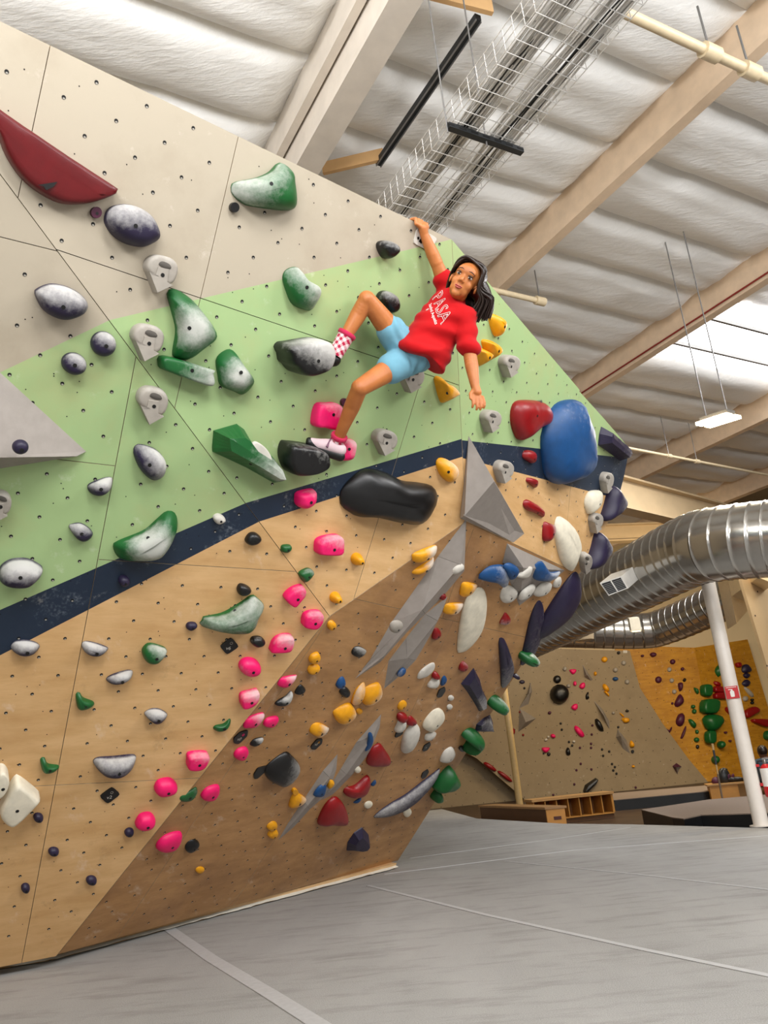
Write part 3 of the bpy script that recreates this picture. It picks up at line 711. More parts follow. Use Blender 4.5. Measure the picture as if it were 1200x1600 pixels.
H('largest lowest pink hold on the crease left of the black oval', 'X', 'h', '737,1115 760,1085 800,1062 850,1055 850,1090 820,1130 770,1145 740,1135', .07)
# signs on the wall
def sign(label, pts, txt, P=None, tx=None, ring=None):
    c = (sum(p[0] for p in pts) / len(pts), sum(p[1] for p in pts) / len(pts)); P = P or facet_at(*c)
    q = []
    for i in range(len(pts)):
        a, b, d = pts[i - 1], pts[i], pts[(i + 1) % len(pts)]
        q += [(b[0] + (a[0] - b[0]) * .22, b[1] + (a[1] - b[1]) * .22), (b[0] * .9 + (a[0] + d[0]) * .05, b[1] * .9 + (a[1] + d[1]) * .05), (b[0] + (d[0] - b[0]) * .22, b[1] + (d[1] - b[1]) * .22)]
    vs, fs, ck, c2, sz = shape(P, q, .008, 'tile', len(q), True)
    o = obj_from('grade_sign', vs, fs, ck, HM['K'], P.to3(c2), None, False); tag(o, label, 'sign')
    if txt: letters(txt, o, P, P.px(*(tx or c), .009), sz * .45, HM['C'], .0092)
    col = {'pink': 'X', 'yellow': 'Y'}.get(ring, 'S')
    if ring:
        rp = P.px(*ring[1], .009) if not isinstance(ring, str) else (c2[0] + sz * .12, c2[1] + sz * .42)
        mb = MB(); mb.tube([P.to3((rp[0] + cos(t * pi / 6) * sz * .15, rp[1] + sin(t * pi / 6) * sz * .15), .0095) for t in range(13)],   .0012, 5, cap=False)
        mb.build('ring_mark', HM[col], o, wloc=WL[o.name])
    return o
def letters(txt, parent, P, q, size, mt, w, rot=0, outline=False, name='lettering'):
    c = bpy.data.curves.new('lettering', 'FONT'); c.body = txt; c.size = size * 1.4; c.align_x = 'CENTER'; c.align_y = 'CENTER'; c.resolution_u = 3
    if outline: c.fill_mode = 'NONE'; c.bevel_depth = size * .035; c.bevel_resolution = 0
    t = bpy.data.objects.new('lettering', c); COL.objects.link(t)
    me = bpy.data.meshes.new_from_object(t.evaluated_get(bpy.context.evaluated_depsgraph_get())); bpy.data.objects.remove(t)
    cr, sr = cos(rot), sin(rot); W0 = WL[parent.name]
    for v in me.vertices: v.co = P.to3((q[0] + v.co.x * cr - v.co.y * sr, q[1] + v.co.x * sr + v.co.y * cr), w + v.co.z * .3) - W0
    me.materials.clear()
    o = link(name, me, mt, parent); WL[o.name] = W0; return o
sign('black diamond sign reading v6 on the left wood', PT('i', '172,238 245,182 295,240 218,292'), 'v6', tx=(357, 1013), ring='grey')
sign('black diamond sign reading v2 on the left wood', PT('h', '465,882 525,838 565,872 505,918'), 'v2', tx=(171, 1246), ring='grey')
sign('black diamond sign reading v0 at the top of the dark slope', PT('i', '258,815 300,775 350,762 345,800 290,850 262,845'), 'v0', tx=(374, 1155), ring='pink')
sign('black sign left of the chalky black boulder hold', PT('i', '385,1040 410,1000 465,985 465,1015 410,1065 388,1068'), '')
sign('black sign with yellow ring below the yellow chalked hold', PT('i', '742,865 780,820 815,815 812,845 770,885 745,882'), 'v3', ring='yellow')
sign('small blue-grey sign under the red and white finger hold', PT('j', '730,1150 745,1110 780,1092 785,1115 760,1155 735,1160'), '')
sign('small dark sign under the red-tipped white hold', PT('k', '468,408 475,380 520,370 515,388 480,408'), '')
sign('dark sign with white loop under the small cream shell', PT('k', '640,490 650,460 688,437 692,455 670,488 645,497'), 'o')
sign('dark sign above the long white and purple crescent', PT('k', '632,660 640,630 675,607 680,625 660,658 640,668'), '')
o = sign('white card with black arrow emblem under the top edge', [(645, 380), (652, 355), (683, 372), (677, 384), (668, 391)], '')
o.data.materials.clear(); o.data.materials.append(HM['C']); o['label'] = 'white card with black emblem beside the hand at the top edge'
MB().prism([PM.to3(PM.px(x, y, .009), .009) for x, y in ((654, 377), (660, 369), (664, 379), (660, 378), (658, 381))], PM.n * .001).build('emblem', HM['K'], o, wloc=WL[o.name])
MB().prism([PM.to3(PM.px(x, y, .009), .009) for x, y in ((652, 370), (655, 370), (655, 374), (652, 374))], PM.n * .001).build('emblem', HM['K'], o, wloc=WL[o.name])
# the dark slope: volumes
vo = volume
vo('long grey blade volume running down the dark slope', PD, PT('j', '918,45 905,370 780,520 660,640 540,760 380,940 222,1045 300,950 450,690 570,520 740,280'),
   PT('j', '880,330 640,610 400,900'), [.085, .09, .05], [(0, 1, 11), (1, 2, 3, 12, 11), (3, 4, 5, 13, 12), (5, 6, 13), (6, 7, 8, 12, 13), (8, 9, 10, 11, 12), (10, 0, 11)])
vo('grey slab volume right below the long blade', PD, PT('j', '800,530 770,620 700,760 600,930 510,1020 402,1108 430,935 540,790 660,640'),
   PT('j', '735,680 545,915'), [.035, .04], [(0, 1, 9), (1, 2, 9), (2, 3, 10, 9), (3, 4, 10), (4, 5, 10), (5, 6, 10), (6, 7, 10), (7, 8, 9, 10), (8, 0, 9)])
vo('grey angular volume carrying blue holds at the right corner', PD, PT('l', '490,855 800,1000 720,1065 555,1190 515,1085 465,960'),
   PT('l', '575,985'), [.08], [(0, 1, 6), (1, 2, 6), (2, 3, 6), (3, 4, 6), (4, 5, 6), (5, 0, 6)])
vo('grey blade volume with blue slots low on the slope', PD, PT('k', '385,265 375,350 310,510 200,650 80,770 10,805 130,610 230,440'),
   PT('k', '335,400 165,640'), [.045, .04], [(0, 1, 8), (1, 2, 8), (2, 3, 9, 8), (3, 4, 9), (4, 5, 9), (5, 6, 9), (6, 7, 8, 9), (7, 0, 8)])
vo('lowest grey blade volume holding a small blue and yellow hold', PD, PT('i', '912,915 905,1010 880,1090 820,1190 740,1260 640,1370 540,1455 600,1350 700,1200 820,1020'),
   PT('i', '860,1060 720,1240'), [.04, .04], [(0, 1, 10), (1, 2, 10), (2, 3, 11, 10), (3, 4, 11), (4, 5, 11), (5, 6, 11), (6, 7, 11), (7, 8, 11), (8, 9, 10, 11), (9, 0, 10)])
# the dark slope: holds
H('yellow ball hold on wood below the giant black bean', 'Y', 'px', EL(560, 875, 18, 20), .06, 'cone')
H('yellow ball hold beside the wood crease', 'Y', 'px', EL(526, 935, 17, 18), .055, 'cone')
H('small yellow cup hold under the wood crease', 'Y', 'px', EL(519, 978, 13, 15), .045)
H('long yellow and white finger hold, upper of two', 'Y', 'j', '585,290 595,265 720,215 738,235 720,265 640,310 592,315', .07, ch=(1, .5, .95))
H('long yellow and white finger hold, lower of two', 'Y', 'j', '583,390 600,365 700,300 715,290 705,330 650,370 610,392', .06, ch=(1, .5, .95))
H('yellow square hold left of the tall cream leaf', 'Y', 'j', '880,520 885,480 905,445 980,455 985,475 950,510 905,530', .06, ch=(1, .3, .6))
H('yellow and white hold lower left of the tall cream leaf', 'Y', 'j', '775,625 800,580 890,573 895,590 860,635 800,640', .06, ch=(1, .3, 1.0))
H('small yellow hold, upper of a stacked pair', 'Y', 'i', '735,325 750,295 790,280 802,310 780,340 745,345', .05, ch=(1, 0, .3))
H('small yellow hold, lower of a stacked pair', 'Y', 'i', '727,395 740,365 790,358 803,385 780,410 740,415', .05, ch=(1, 0, .3))
H('large yellow hold with white right side, upper', 'Y', 'i', '1065,560 1090,510 1165,475 1185,500 1190,560 1160,585 1110,612 1075,600', .09, ch=(1, -.1, .75))
H('large yellow hold with white right side, lower', 'Y', 'i', '895,680 900,650 990,603 1030,660 1025,690 970,725 920,720', .09, ch=(1, -.1, .6))
H('narrow tan and yellow hold between the two large yellows', 'Y', 'i', '1003,600 1030,520 1075,475 1085,490 1060,570 1040,610', .07, ch=(-.6, -.2, .9))
H('tiny yellow nub under the large yellow holds', 'Y', 'px', EL(562, 1112, 10, 9), .03, bolt=False)
H('yellow chalked hold above the yellow ringed sign', 'Y', 'i', '740,775 760,735 800,725 860,755 850,780 800,810 760,795', .06, ch=(1, .5, .9))
H('small yellow hold above the red-tipped white hold', 'Y', 'k', '488,225 500,195 525,180 543,195 535,225 500,240', .04)
H('yellow and white hold at the upper end of the lowest blade', 'Y', 'i', '610,1240 630,1180 660,1160 720,1200 700,1225 630,1250', .06, ch=(1, 0, .7))
H('orange yellow nub, upper of two beside the lowest blade tip', 'Y', 'i', '470,1370 500,1340 530,1345 530,1385 490,1392', .045)
H('orange yellow nub, lower of two beside the lowest blade tip', 'Y', 'i', '475,1420 490,1398 530,1390 540,1420 520,1445 490,1440', .045)
H('tiny yellow nub near the bottom of the dark slope', 'Y', 'px', EL(313, 1360, 14, 10, -10), .03)
H('small yellow ring above the yellow and white hold', 'Y', 'px', EL(461, 1237, 9, 9), .02, 'tile', name='washer_ring', cat='washer ring')
H('chalky grey pebble left of the long blade', 'C', 'j', '203,890 215,855 250,845 293,870 280,895 240,910', .05, ch=(.3, 1, .8), mt=HM['K'])
H('grey knob screwed onto the long blade volume', 'S', 'j', '440,720 455,690 500,683 520,705 510,740 470,757 445,745', .05, lift=.085, P=PD)
H('white crescent pinch with dark lower edge on the blade', 'C', 'j', '825,385 840,355 880,325 905,345 870,370 835,390', .05, lift=.07, P=PD, bolt=False)
H('chalky white and black crescent hold between pinks and yellows', 'K', 'i', '522,605 545,580 590,555 620,525 630,540 610,590 570,612', .05, ch=(.3, 1, 1.2))
H('black triangular hold above the chalky crescent', 'K', 'i', '645,535 670,490 690,485 713,515 690,540', .04)
H('black and white hold right of the v0 sign', 'K', 'i', '365,855 390,825 440,812 450,830 420,850 385,865', .04, ch=(.6, .8, .8))
H('black chalk-edged boulder hold in the middle of the slope', 'K', 'i', '465,1030 480,1000 540,950 600,915 640,940 675,990 670,1040 630,1105 580,1127 540,1110 480,1075', .12, ch=(1, .3, .6), bolt=False)
H('black oval hold at the foot of the slope', 'K', 'px', EL(301, 1323, 24, 17, -35), .05)
H('blue triangular hold above the black triangle', 'B', 'j', '105,1080 125,1045 150,1035 158,1075 135,1108 110,1100', .05)
H('black triangular hold below the blue triangle', 'K', 'j', '125,1125 160,1098 188,1120 185,1155 150,1160', .05)
H('blue hold on the slab volume below the long blade', 'B', 'j', '485,1025 495,1000 520,978 537,985 525,1010 500,1030', .04, ch=(-.5, -.3, .5), lift=.03, P=PD)
H('small blue hold with white stripes beside the red and white finger', 'B', 'j', '755,1075 765,1040 780,1025 793,1045 780,1080 760,1088', .03)
H('blue slotted hold on the grey blade volume', 'B', 'k', '283,490 300,430 305,385 325,385 333,430 320,470 295,497', .03, lift=.035, P=PD, bolt=False)
H('small blue hold on the lowest grey blade', 'B', 'i', '760,1170 800,1115 838,1108 825,1170 790,1182', .04, lift=.025, P=PD)
H('small yellow hold on the lowest grey blade', 'Y', 'i', '850,1120 865,1080 888,1085 882,1110 862,1132', .04, lift=.025, P=PD)
H('sliver of blue hold behind the upper red wing', 'B', 'k', '320,705 345,678 350,690 330,712', .03, bolt=False)
H('sliver of blue hold below the upper red wing', 'B', 'k', '210,820 240,795 262,790 240,815', .03, bolt=False)
H('blue starfish-shaped hold with chalked top, leftmost of three', 'B', 'l', '345,1050 370,1010 420,980 490,985 500,1060 480,1098 430,1065', .1, ch=(.6, .5, .8), lift=.02, P=PD, bolt=False)
H('blue hold in the middle of three on the grey corner volume', 'B', 'l', '475,985 510,965 550,990 540,1030 505,1050', .08, lift=.05, P=PD)
H('blue and white hold, rightmost of three on the grey corner volume', 'B', 'l', '632,1010 640,980 680,955 720,1010 780,1010 760,1040 700,1055 640,1050', .08, ch=(.6, .5, .75), lift=.04, P=PD, bolt=False)
H('white hold with red tip between the blue holds', 'C', 'l', '540,1035 560,1015 600,985 625,985 615,1020 590,1040', .05, lift=.06, P=PD, bolt=False)
H('white pebble hold under the blue starfish', 'C', 'l', '455,1140 470,1100 500,1080 545,1110 545,1145 510,1170 470,1172', .06)
H('slim white hold, middle of the white row under the blues', 'C', 'l', '555,1150 570,1115 620,1078 640,1085 620,1120 590,1150 565,1160', .05, lift=.04, P=PD)
H('white oval hold at the right of the white row under the blues', 'C', 'l', '635,1125 660,1085 700,1065 730,1075 725,1105 690,1130 650,1140', .06, lift=.02, P=PD)
H('small white hold beside the corner, last of the white row', 'C', 'l', '735,1085 750,1050 775,1035 778,1060 760,1090', .04)
H('dark red nub peeking out behind the long blade', 'R', 'j', '747,540 755,515 780,512 787,530 765,550', .05, bolt=False)
H('dark red triangular nub right of the slab volume', 'R', 'j', '703,790 720,735 745,732 757,770 730,800', .05)
H('red and white nub right of the tall cream leaf', 'R', 'j', '1128,700 1150,650 1165,632 1190,665 1185,700', .05, ch=(.2, -1, .7))
H('dark red nub with chalky top below the tall cream leaf', 'R', 'j', '872,990 880,955 900,937 925,960 925,985 900,997', .05, ch=(.3, 1, .5))
H('white finger hold with bright red tip beside the blue striped hold', 'C', 'j', '675,1095 695,1060 715,1040 742,1035 745,1075 730,1100', .06, bolt=False)
H('bright red tip hold on top of the white finger', 'R', 'j', '705,1038 715,1010 730,1003 745,1020 740,1042', .07, bolt=False)
H('white bone-shaped hold with red head', 'C', 'k', '470,370 485,335 500,300 535,300 532,345 515,375 490,382', .07, bolt=False)
H('red head hold on the white bone', 'R', 'k', '488,300 495,268 520,260 543,270 535,305 505,315', .085, bolt=False)
H('dark red hold above the large white pinch', 'R', 'k', '545,330 555,290 575,280 608,315 595,330', .06)
H('large white pinch hold below the dark red nub', 'C', 'k', '515,495 530,400 570,345 605,330 625,360 605,430 575,500 545,515', .09, bolt=False)
H('cream shell-shaped hold with ribs right of the white pinch', 'W', 'k', '650,350 660,310 700,260 740,235 770,245 782,290 765,330 720,370 690,378', .08)
H('pale translucent hold under the ribbed cream shell', 'C', 'k', '657,420 670,390 720,378 728,395 690,425 665,430', .05, bolt=False)
H('round white hold with chalk near the slope\'s right edge', 'C', 'k', '755,560 775,510 800,485 830,475 845,510 830,555 790,568', .07)
H('tall cream leaf-shaped hold, largest cream piece on the slope', 'W', 'j', '865,870 870,780 885,680 910,570 950,510 1000,478 1035,500 1045,580 1030,700 990,800 930,870 880,885', .07, bolt=False)
H('ghostly white smear-like hold above the red-tipped finger', 'C', 'j', '610,1040 625,1000 680,955 715,945 715,980 680,1020 640,1040', .03, bolt=False)
H('tiny white nub, upper of two near the purple diamond', 'C', 'px', EL(705, 1091, 9, 8, -30), .03, bolt=False)
H('tiny white nub, lower of two near the purple diamond', 'C', 'px', EL(703, 1105, 9, 8, -30), .03, bolt=False)
H('small cream nub low on the slope, left of the long crescent', 'W', 'px', EL(576, 1258, 14, 10, -30), .035)
H('cream nub under the long white and purple crescent', 'W', 'px', EL(637, 1270, 12, 15, 20), .04, bolt=False)
H('cream nub beside the blade with blue slots', 'W', 'px', EL(559, 1203, 11, 10, -30), .04, bolt=False)
H('glossy red wedge hold right of the blue-slotted blade', 'R', 'k', '300,580 320,500 375,455 410,490 442,545 430,580 370,590', .09, 'dome', ext=0, bolt=False)
H('glossy red wing-shaped hold between the two red wedges', 'R', 'k', '155,760 170,735 230,715 305,655 315,720 290,770 240,785 180,782', .1, bolt=False)
H('glossy red wedge hold, lowest and largest of the three reds', 'R', 'k', '-5,960 10,900 50,830 105,790 150,830 175,900 170,950 120,958 60,955', .11, 'dome', ext=0, bolt=False)
H('long white and purple crescent hold at the slope\'s right', 'P', 'k', '345,915 380,880 450,830 550,770 640,700 720,640 755,612 750,650 700,710 610,800 530,860 430,905 350,922', .1, ch=(-.75, .9, .8), bolt=False)
H('dark purple pointed hold, lowest hold on the slope', 'P', 'k', '178,1130 185,1080 225,1020 275,985 315,1030 322,1075 290,1110 240,1130', .1, 'poly', sharp=True, bolt=False)
H('purple diamond-shaped hold with scuffed lower side', 'P', 'm', '160,265 235,172 270,240 285,300 310,350 300,400 265,425 240,380 195,310', .07, 'poly', sharp=True, ch=(1, -.6, .6), bolt=False)
H('tall purple blade hold, inner of two near the right edge', 'P', 'm', '378,20 385,-5 410,0 440,80 463,160 460,200 425,275 395,280 388,200', .065, ch=(.8, 0, .5), bolt=False)
H('tall purple blade hold, outer of two near the right edge', 'P', 'px', [(815, 1040), (822, 1000), (832, 960), (843, 940), (850, 950), (848, 985), (838, 1020), (830, 1032)], .065, ch=(.5, .3, .5), bolt=False)
H('big dark purple fin hanging off the slope\'s right edge', 'P', 'px', [(846, 1010), (850, 985), (880, 935), (905, 903), (914, 908), (912, 935), (895, 965), (870, 990)], .1, kk=.7, ch=(.7, .4, .3), bolt=False, P=PD)
H('purple and white wedge hold above the round white hold', 'P', 'm', '240,540 250,500 290,465 330,445 345,490 345,538 290,545', .06, 'poly', sharp=True, ch=(.3, 1, .8), bolt=False)
H('dark green dome with chalky right half near the duct', 'G', 'm', '545,155 555,120 600,108 628,130 615,155 570,163', .14, ch=(1, .5, .8), P=PD, kk=.8)
H('small purple pebble above the beige pole', 'P', 'px', EL(810, 1060, 9, 6), .05, P=PD, kk=.8, bolt=False)
H('green hold with white top left of the beige pole', 'G', 'm', '362,430 380,395 410,375 442,395 430,420 405,445', .16, ch=(.8, .7, .7), P=PD, kk=.75)
H('green fin hold on the edge above the dark far corner', 'G', 'm', '205,610 235,575 270,567 297,590 285,640 250,675 205,688 235,640', .16, P=PD, bolt=False, kk=.7)
H('small dark ring hold left of the green fin', 'K', 'px', EL(722, 1170, 9, 8), .02, 'tile', P=PD)
H('green wedge hold low on the slope\'s right edge', 'G', 'm', '15,895 60,830 115,775 135,795 147,835 100,875 40,897', .14, P=PD, bolt=False, kk=.6)
H('small green wedge, lowest on the right edge', 'G', 'm', '0,955 10,930 40,900 48,930 20,955', .1, P=PD, bolt=False, kk=.7)

# ------------------------------------------------------------------ far end of the hall
FZ = -.3
GREYW = paint('grey_brown_far_wall_paint', '#8c7a5d', '#75644a', .6, .6)
YELW = plywood('yellow_stained_plywood', '#c48d22', '#ac7414', '#915d12', .5)
CREAM = plain('cream_wall_paint', '#dcc7a0', .8, scale=1, var=.08)
DUCT = plain('galvanised_duct_steel', '#b9b6b0', .22, .95, .12, 3)
p0 = atz(900, 1243, FZ); nG = az(86 + 90)
PG = Plane(p0, nG); PGB = Plane(p0 - PG.n * .6, nG); PB = Plane(p0 - PG.n * 1.6, nG)
PY = Plane(atz(1100, 1222, FZ), az(84 + 90)); 
yc = PY.to3(PY.px(1085, 1012)); PY2 = Plane(yc, az(66 + 90))
wb = MB().add([PB.to3((-14, FZ - PB.p.z)), PB.to3((26, FZ - PB.p.z)), PB.to3((26, 7.5)), PB.to3((-14, 7.5))], [(0, 1, 2, 3)]).build('wall_back', CREAM); wb['kind'] = 'structure'
def far_wall(label, P, parts, mt, cuts=()):
    cen = V((0, 0, 0))
    root = empty('climbing_wall', P.to3(P.px(*parts[0][0][0]))); root['kind'] = 'thing'; tag(root, label, 'climbing wall'); c = WL[root.name]
    for pts, off, m_ in parts:
        pan = [pts]
        q0 = [P.px(x, y, off) for x, y in pts]
        qs = [q0 if area2(q0) > 0 else q0[::-1]]
        for a, b in cuts:
            a_, b_ = P.px(*a, off), P.px(*b, off); nx = []
            for q in qs:
                for sg in (1, -1):
                    r = poly_clip(q, a_, b_, sg)
                    if len(r) > 2 and abs(area2(r)) > .02: nx.append(r)
            qs = nx
        for q in qs:
            n = len(q)
            mb = MB(); mb.add([P.to3(z, off) for z in q] + [P.to3(z, off - .04) for z in q], [tuple(range(n))] + [(i, (i + 1) % n, (i + 1) % n + n, i + n) for i in range(n)])
            po = mb.build('plywood_panel', m_ or mt, root, wloc=c)
            hb = MB()
            u0, u1, v0, v1 = min(z[0] for z in q), max(z[0] for z in q), min(z[1] for z in q), max(z[1] for z in q)
            for i in range(int((u1 - u0) / .3) + 1):
                for j in range(int((v1 - v0) / .3) + 1):
                    z = (u0 + i * .3 + .1 + .15 * (j % 2), v0 + j * .3 + .1)
                    if inside(z, q): hb.add([P.to3((z[0] + cos(w * pi / 3) * .012, z[1] + sin(w * pi / 3) * .012), off + .002) for w in range(6)], [tuple(range(6))])
            if hb.v: hb.build('bolt_holes', HOLE, po, wloc=c)['kind'] = 'stuff'
    return root
far_wall('grey brown far bouldering wall dotted with small holds', PG, [([(640, 1000), (850, 1013), (984, 1017), (1000, 1075), (1035, 1130), (1075, 1185), (1108, 1224), (822, 1251), (745, 1185), (640, 1130)], 0, None),
         ([(600, 1150), (745, 1183), (840, 1246), (840, 1252), (600, 1272)], -.5, None)], GREYW, [((880, 900), (905, 1300)), ((640, 1135), (1100, 1105))])
far_wall('mustard yellow far bouldering wall beside the grey brown one', PY, [([(960, 1008), (1085, 1012), (1126, 1230), (1000, 1235)], 0, None)], YELW, [((1020, 1000), (1060, 1240)), ((960, 1075), (1110, 1100))])
far_wall('mustard yellow corner wall behind the white pole', PY2, [([(1085, 1012), (1168, 999), (1240, 1235), (1126, 1230)], 0, None)], YELW, [((1140, 1000), (1170, 1235)), ((1085, 1085), (1240, 1080))])
NB = Plane(at(1170, 960, 9.6), az(150))
far_wall('beige pierced climbing panel cut by the right edge of the view', NB, [([(1158, 905), (1200, 878), (1270, 840), (1280, 1130), (1222, 1130), (1196, 1032)], 0, None)], plain('beige_panel', '#c9ad85', .6, scale=4))
LM = []; USED = set()
def beside(x, y):
    for a, b, l in sorted(LM, key=lambda q: hypot(q[0] - x, q[1] - y)):
        dx, dy = x - a, y - b; w = ('below' if dy > 0 else 'above') if abs(dy) > abs(dx) else ('right of' if dx > 0 else 'left of')
        for cut in (',', ' on the ', ' in the '): l = l.split(cut)[0]
        t = w + ' the ' + ' '.join(l.split()[:9])
        if t not in USED: USED.add(t); return t
def FHOLD(lst, P, off=0):
    for label, col, key, spec, h, prof in lst:
        pts = PT(key, spec) if isinstance(spec, str) else EL(*[(ZK[key][i] + spec[i] / ZK[key][2]) if i < 2 else spec[i] / ZK[key][2] if i < 4 else spec[i] for i in range(len(spec))])
        LM.append((sum(p[0] for p in pts) / len(pts), sum(p[1] for p in pts) / len(pts), label))
        H(label, col, key, pts, h, prof, bolt=False, P=P, n=14, lift=off, sharp=prof == 'poly', group='holds on the far walls')
FHOLD([
 ('black oval hold touching the top of the big black ball, grey far wall', 'K', 'p', (425, 368, 72, 76), .12, 'dome'),
 ('big black ball-shaped macro hold on the grey far wall', 'K', 'p', (450, 505, 172, 185), .35, 'dome'),
 ('pink hold at the top of the grey far wall', 'X', 'p', '538,285 550,275 600,275 600,300 570,322', .1, 'dome'),
 ('narrow pink hold right of the big black ball', 'X', 'p', (590, 408, 30, 46), .1, 'dome'),
 ('pink triangular hold below the top pink one, grey far wall', 'X', 'p', '632,440 650,405 680,400 685,440 660,460', .1, 'dome'),
 ('pink heart-shaped hold below the big black ball', 'X', 'p', '556,635 580,602 612,600 615,640 590,660', .1, 'dome'),
 ('long pink sausage hold in the middle of the grey far wall', 'X', 'p', '585,820 600,800 640,830 682,890 670,912 640,905 600,860', .12, 'dome'),
 ('small pink hold with white above it, grey far wall', 'X', 'p', (386, 900, 48, 38, 30), .1, 'dome'),
 ('pink mushroom hold low on the grey far wall', 'X', 'p', '283,1010 350,1008 350,1030 320,1058 290,1040', .1, 'dome'),
 ('black slanted slab hold right of the pink sausage', 'K', 'p', '780,745 800,735 830,770 862,840 860,858 825,850 790,800', .14, 'dome'),
 ('thin black upright hold below the pink sausage', 'K', 'p', '505,1040 520,1008 535,1010 548,1075 515,1080', .1, 'dome'),
 ('large black faceted hold at the foot of the grey far wall', 'K', 'p', '672,1415 690,1360 790,1292 812,1305 800,1350 720,1430 680,1436', .18, 'poly'),
 ('black ring-shaped hold under the pink mushroom', 'K', 'p', (345, 1070, 34, 36), .06, 'dome'),
 ('tiny black nub left of the ring under the pink mushroom', 'K', 'p', (297, 1062, 16, 20), .05, 'dome'),
 ('curly black hold left of the grey sliver volume', 'K', 'p', '690,530 705,490 722,488 715,520 725,545 700,560', .08, 'dome'),
 ('yellow round hold in the beam shadow at the wall top', 'Y', 'p', (868, 182, 56, 56), .12, 'dome'),
 ('small yellow stick hold right of the dark shard volume', 'Y', 'p', (782, 315, 26, 44), .1, 'dome'),
 ('yellow banana hold, upper of a pair on the grey far wall', 'Y', 'p', '852,425 870,408 905,445 915,480 890,485 860,460', .12, 'dome'),
 ('yellow banana hold, lower of a pair on the grey far wall', 'Y', 'p', '862,480 890,485 915,520 910,532 880,505', .1, 'dome'),
 ('yellow hold with a ring at the right of the grey far wall', 'Y', 'p', '1032,735 1060,728 1100,735 1105,765 1060,778 1040,760', .12, 'dome'),
 ('small yellow flake above the ringed yellow hold', 'Y', 'p', '1008,685 1020,685 1055,715 1040,722', .08, 'dome'),
 ('yellow hold beside the grey slab volume, far wall', 'Y', 'p', '1105,975 1120,940 1145,975 1145,1005 1115,1008', .12, 'dome'),
 ('small orange nub low at the right of the grey far wall', 'Y', 'p', (1138, 1185, 28, 26), .08, 'dome'),
 ('tan nub left of the yellow flake, far wall', 'S', 'p', (950, 683, 28, 28), .08, 'dome'),
 ('blue oval hold near the yellow boundary, far wall', 'B', 'p', (970, 365, 52, 38), .1, 'dome'),
 ('grey arrow hold at the wall top beside the yellow boundary', 'S', 'p', (1047, 215, 42, 46), .1, 'dome'),
 ('grey arrow hold above the blue oval, far wall', 'S', 'p', (970, 280, 42, 46), .1, 'dome'),
 ('grey arrow hold right of the blue oval, far wall', 'S', 'p', (1080, 392, 42, 46), .1, 'dome'),
 ('grey arrow hold above the big black ball, far wall', 'S', 'p', (495, 270, 36, 46), .1, 'dome'),
 ('grey arrow hold at the right shoulder of the black ball', 'S', 'p', (530, 430, 36, 36), .1, 'dome'),
 ('black hold beside the white card at the wall top', 'K', 'p', (1000, 120, 30, 30), .08, 'dome'),
 ('small black clip hold above the ringed yellow hold', 'K', 'p', (1080, 665, 32, 22), .08, 'dome'),
 ('small black sign under the yellow hold, far wall', 'K', 'p', (1130, 1045, 28, 32), .04, 'tile'),
 ('small white dish hold above the thin black hold', 'C', 'p', (580, 952, 28, 24), .07, 'dome'),
 ('small white hold left of the small pink one', 'C', 'p', (340, 908, 22, 24), .07, 'dome'),
 ('small white hold above the pink mushroom', 'C', 'p', (318, 935, 32, 24, -30), .07, 'dome'),
 ('small maroon double hold in the middle left of the far wall', 'M', 'p', (353, 682, 34, 28, -30), .07, 'dome'),
 ('purple pebble above the beige pole, grey far wall', 'P', 'p', (95, 393, 52, 36), .07, 'dome'),
 ('long dark red hold along the lower crease, left', 'R', 'm', '283,720 300,715 340,740 362,765 345,770 300,745', .12, 'dome'),
 ('long dark red hold along the lower crease, right', 'R', 'm', '365,768 385,768 430,800 455,830 430,828 380,790', .12, 'dome'),
 ('red square hold half behind the beige pole', 'R', 'm', '426,520 440,512 466,522 466,550 445,560 426,550', .12, 'dome'),
], PG)
dots = [('maroon', 'M', [(755, 800), (748, 885), (742, 972), (742, 1010), (638, 1010), (645, 1160), (605, 1220), (745, 1212), (585, 1352), (388, 1452), (1160, 1382), (1138, 1180)]),
        ('black', 'K', [(457, 782), (467, 840), (535, 955), (565, 988), (845, 1025), (855, 1085), (912, 1045), (938, 1162), (965, 1190), (950, 1222), (980, 1252), (997, 817), (117, 452), (105, 708)]),
        ('red', 'R', [(75, 675), (105, 890), (15, 968)])]
for nm, col, L in dots:
    for x, y in L:
        H('tiny %s dot foothold %s' % (nm, beside(800 + x / 6, 1000 + y / 6)), col, 'px', EL(800 + x / 6, 1000 + y / 6, 3.6, 4), .05, bolt=False, P=PG, n=8, group='tiny %s footholds on the grey far wall' % nm)
def fvol(label, key, outline, ridge, h, faces, P=PG):
    volume(label, P, PT(key, outline), PT(key, ridge), [h], faces)
fvol('dark shard-shaped volume near the top of the grey far wall', 'p', '665,235 760,372 740,382 680,345', '705,330', .2, [(0, 1, 4), (1, 2, 4), (2, 3, 4), (3, 0, 4)])
fvol('thin grey sliver volume on the grey far wall', 'p', '772,570 850,650 910,760 915,830 880,770', '860,700', .2, [(0, 1, 5), (1, 2, 5), (2, 3, 5), (3, 4, 5), (4, 0, 5)])
fvol('grey slab volume low at the right of the grey far wall', 'p', '990,830 1075,940 1110,1068 1040,1020 975,910', '1020,900', .25, [(0, 1, 5), (1, 2, 5), (2, 3, 5), (3, 4, 5), (4, 0, 5)])
fvol('pale faceted volume beside the beige pole', 'p', '175,400 190,480 155,600 70,640 130,540', '165,500', .25, [(0, 1, 5), (1, 2, 5), (2, 3, 5), (3, 4, 5), (4, 0, 5)])
fvol('flat triangular volume with dark underside right of the beige pole', 'p', '70,640 225,735 150,800 60,860', '130,770', .3, [(0, 1, 4), (1, 2, 4), (2, 3, 4), (3, 0, 4)])
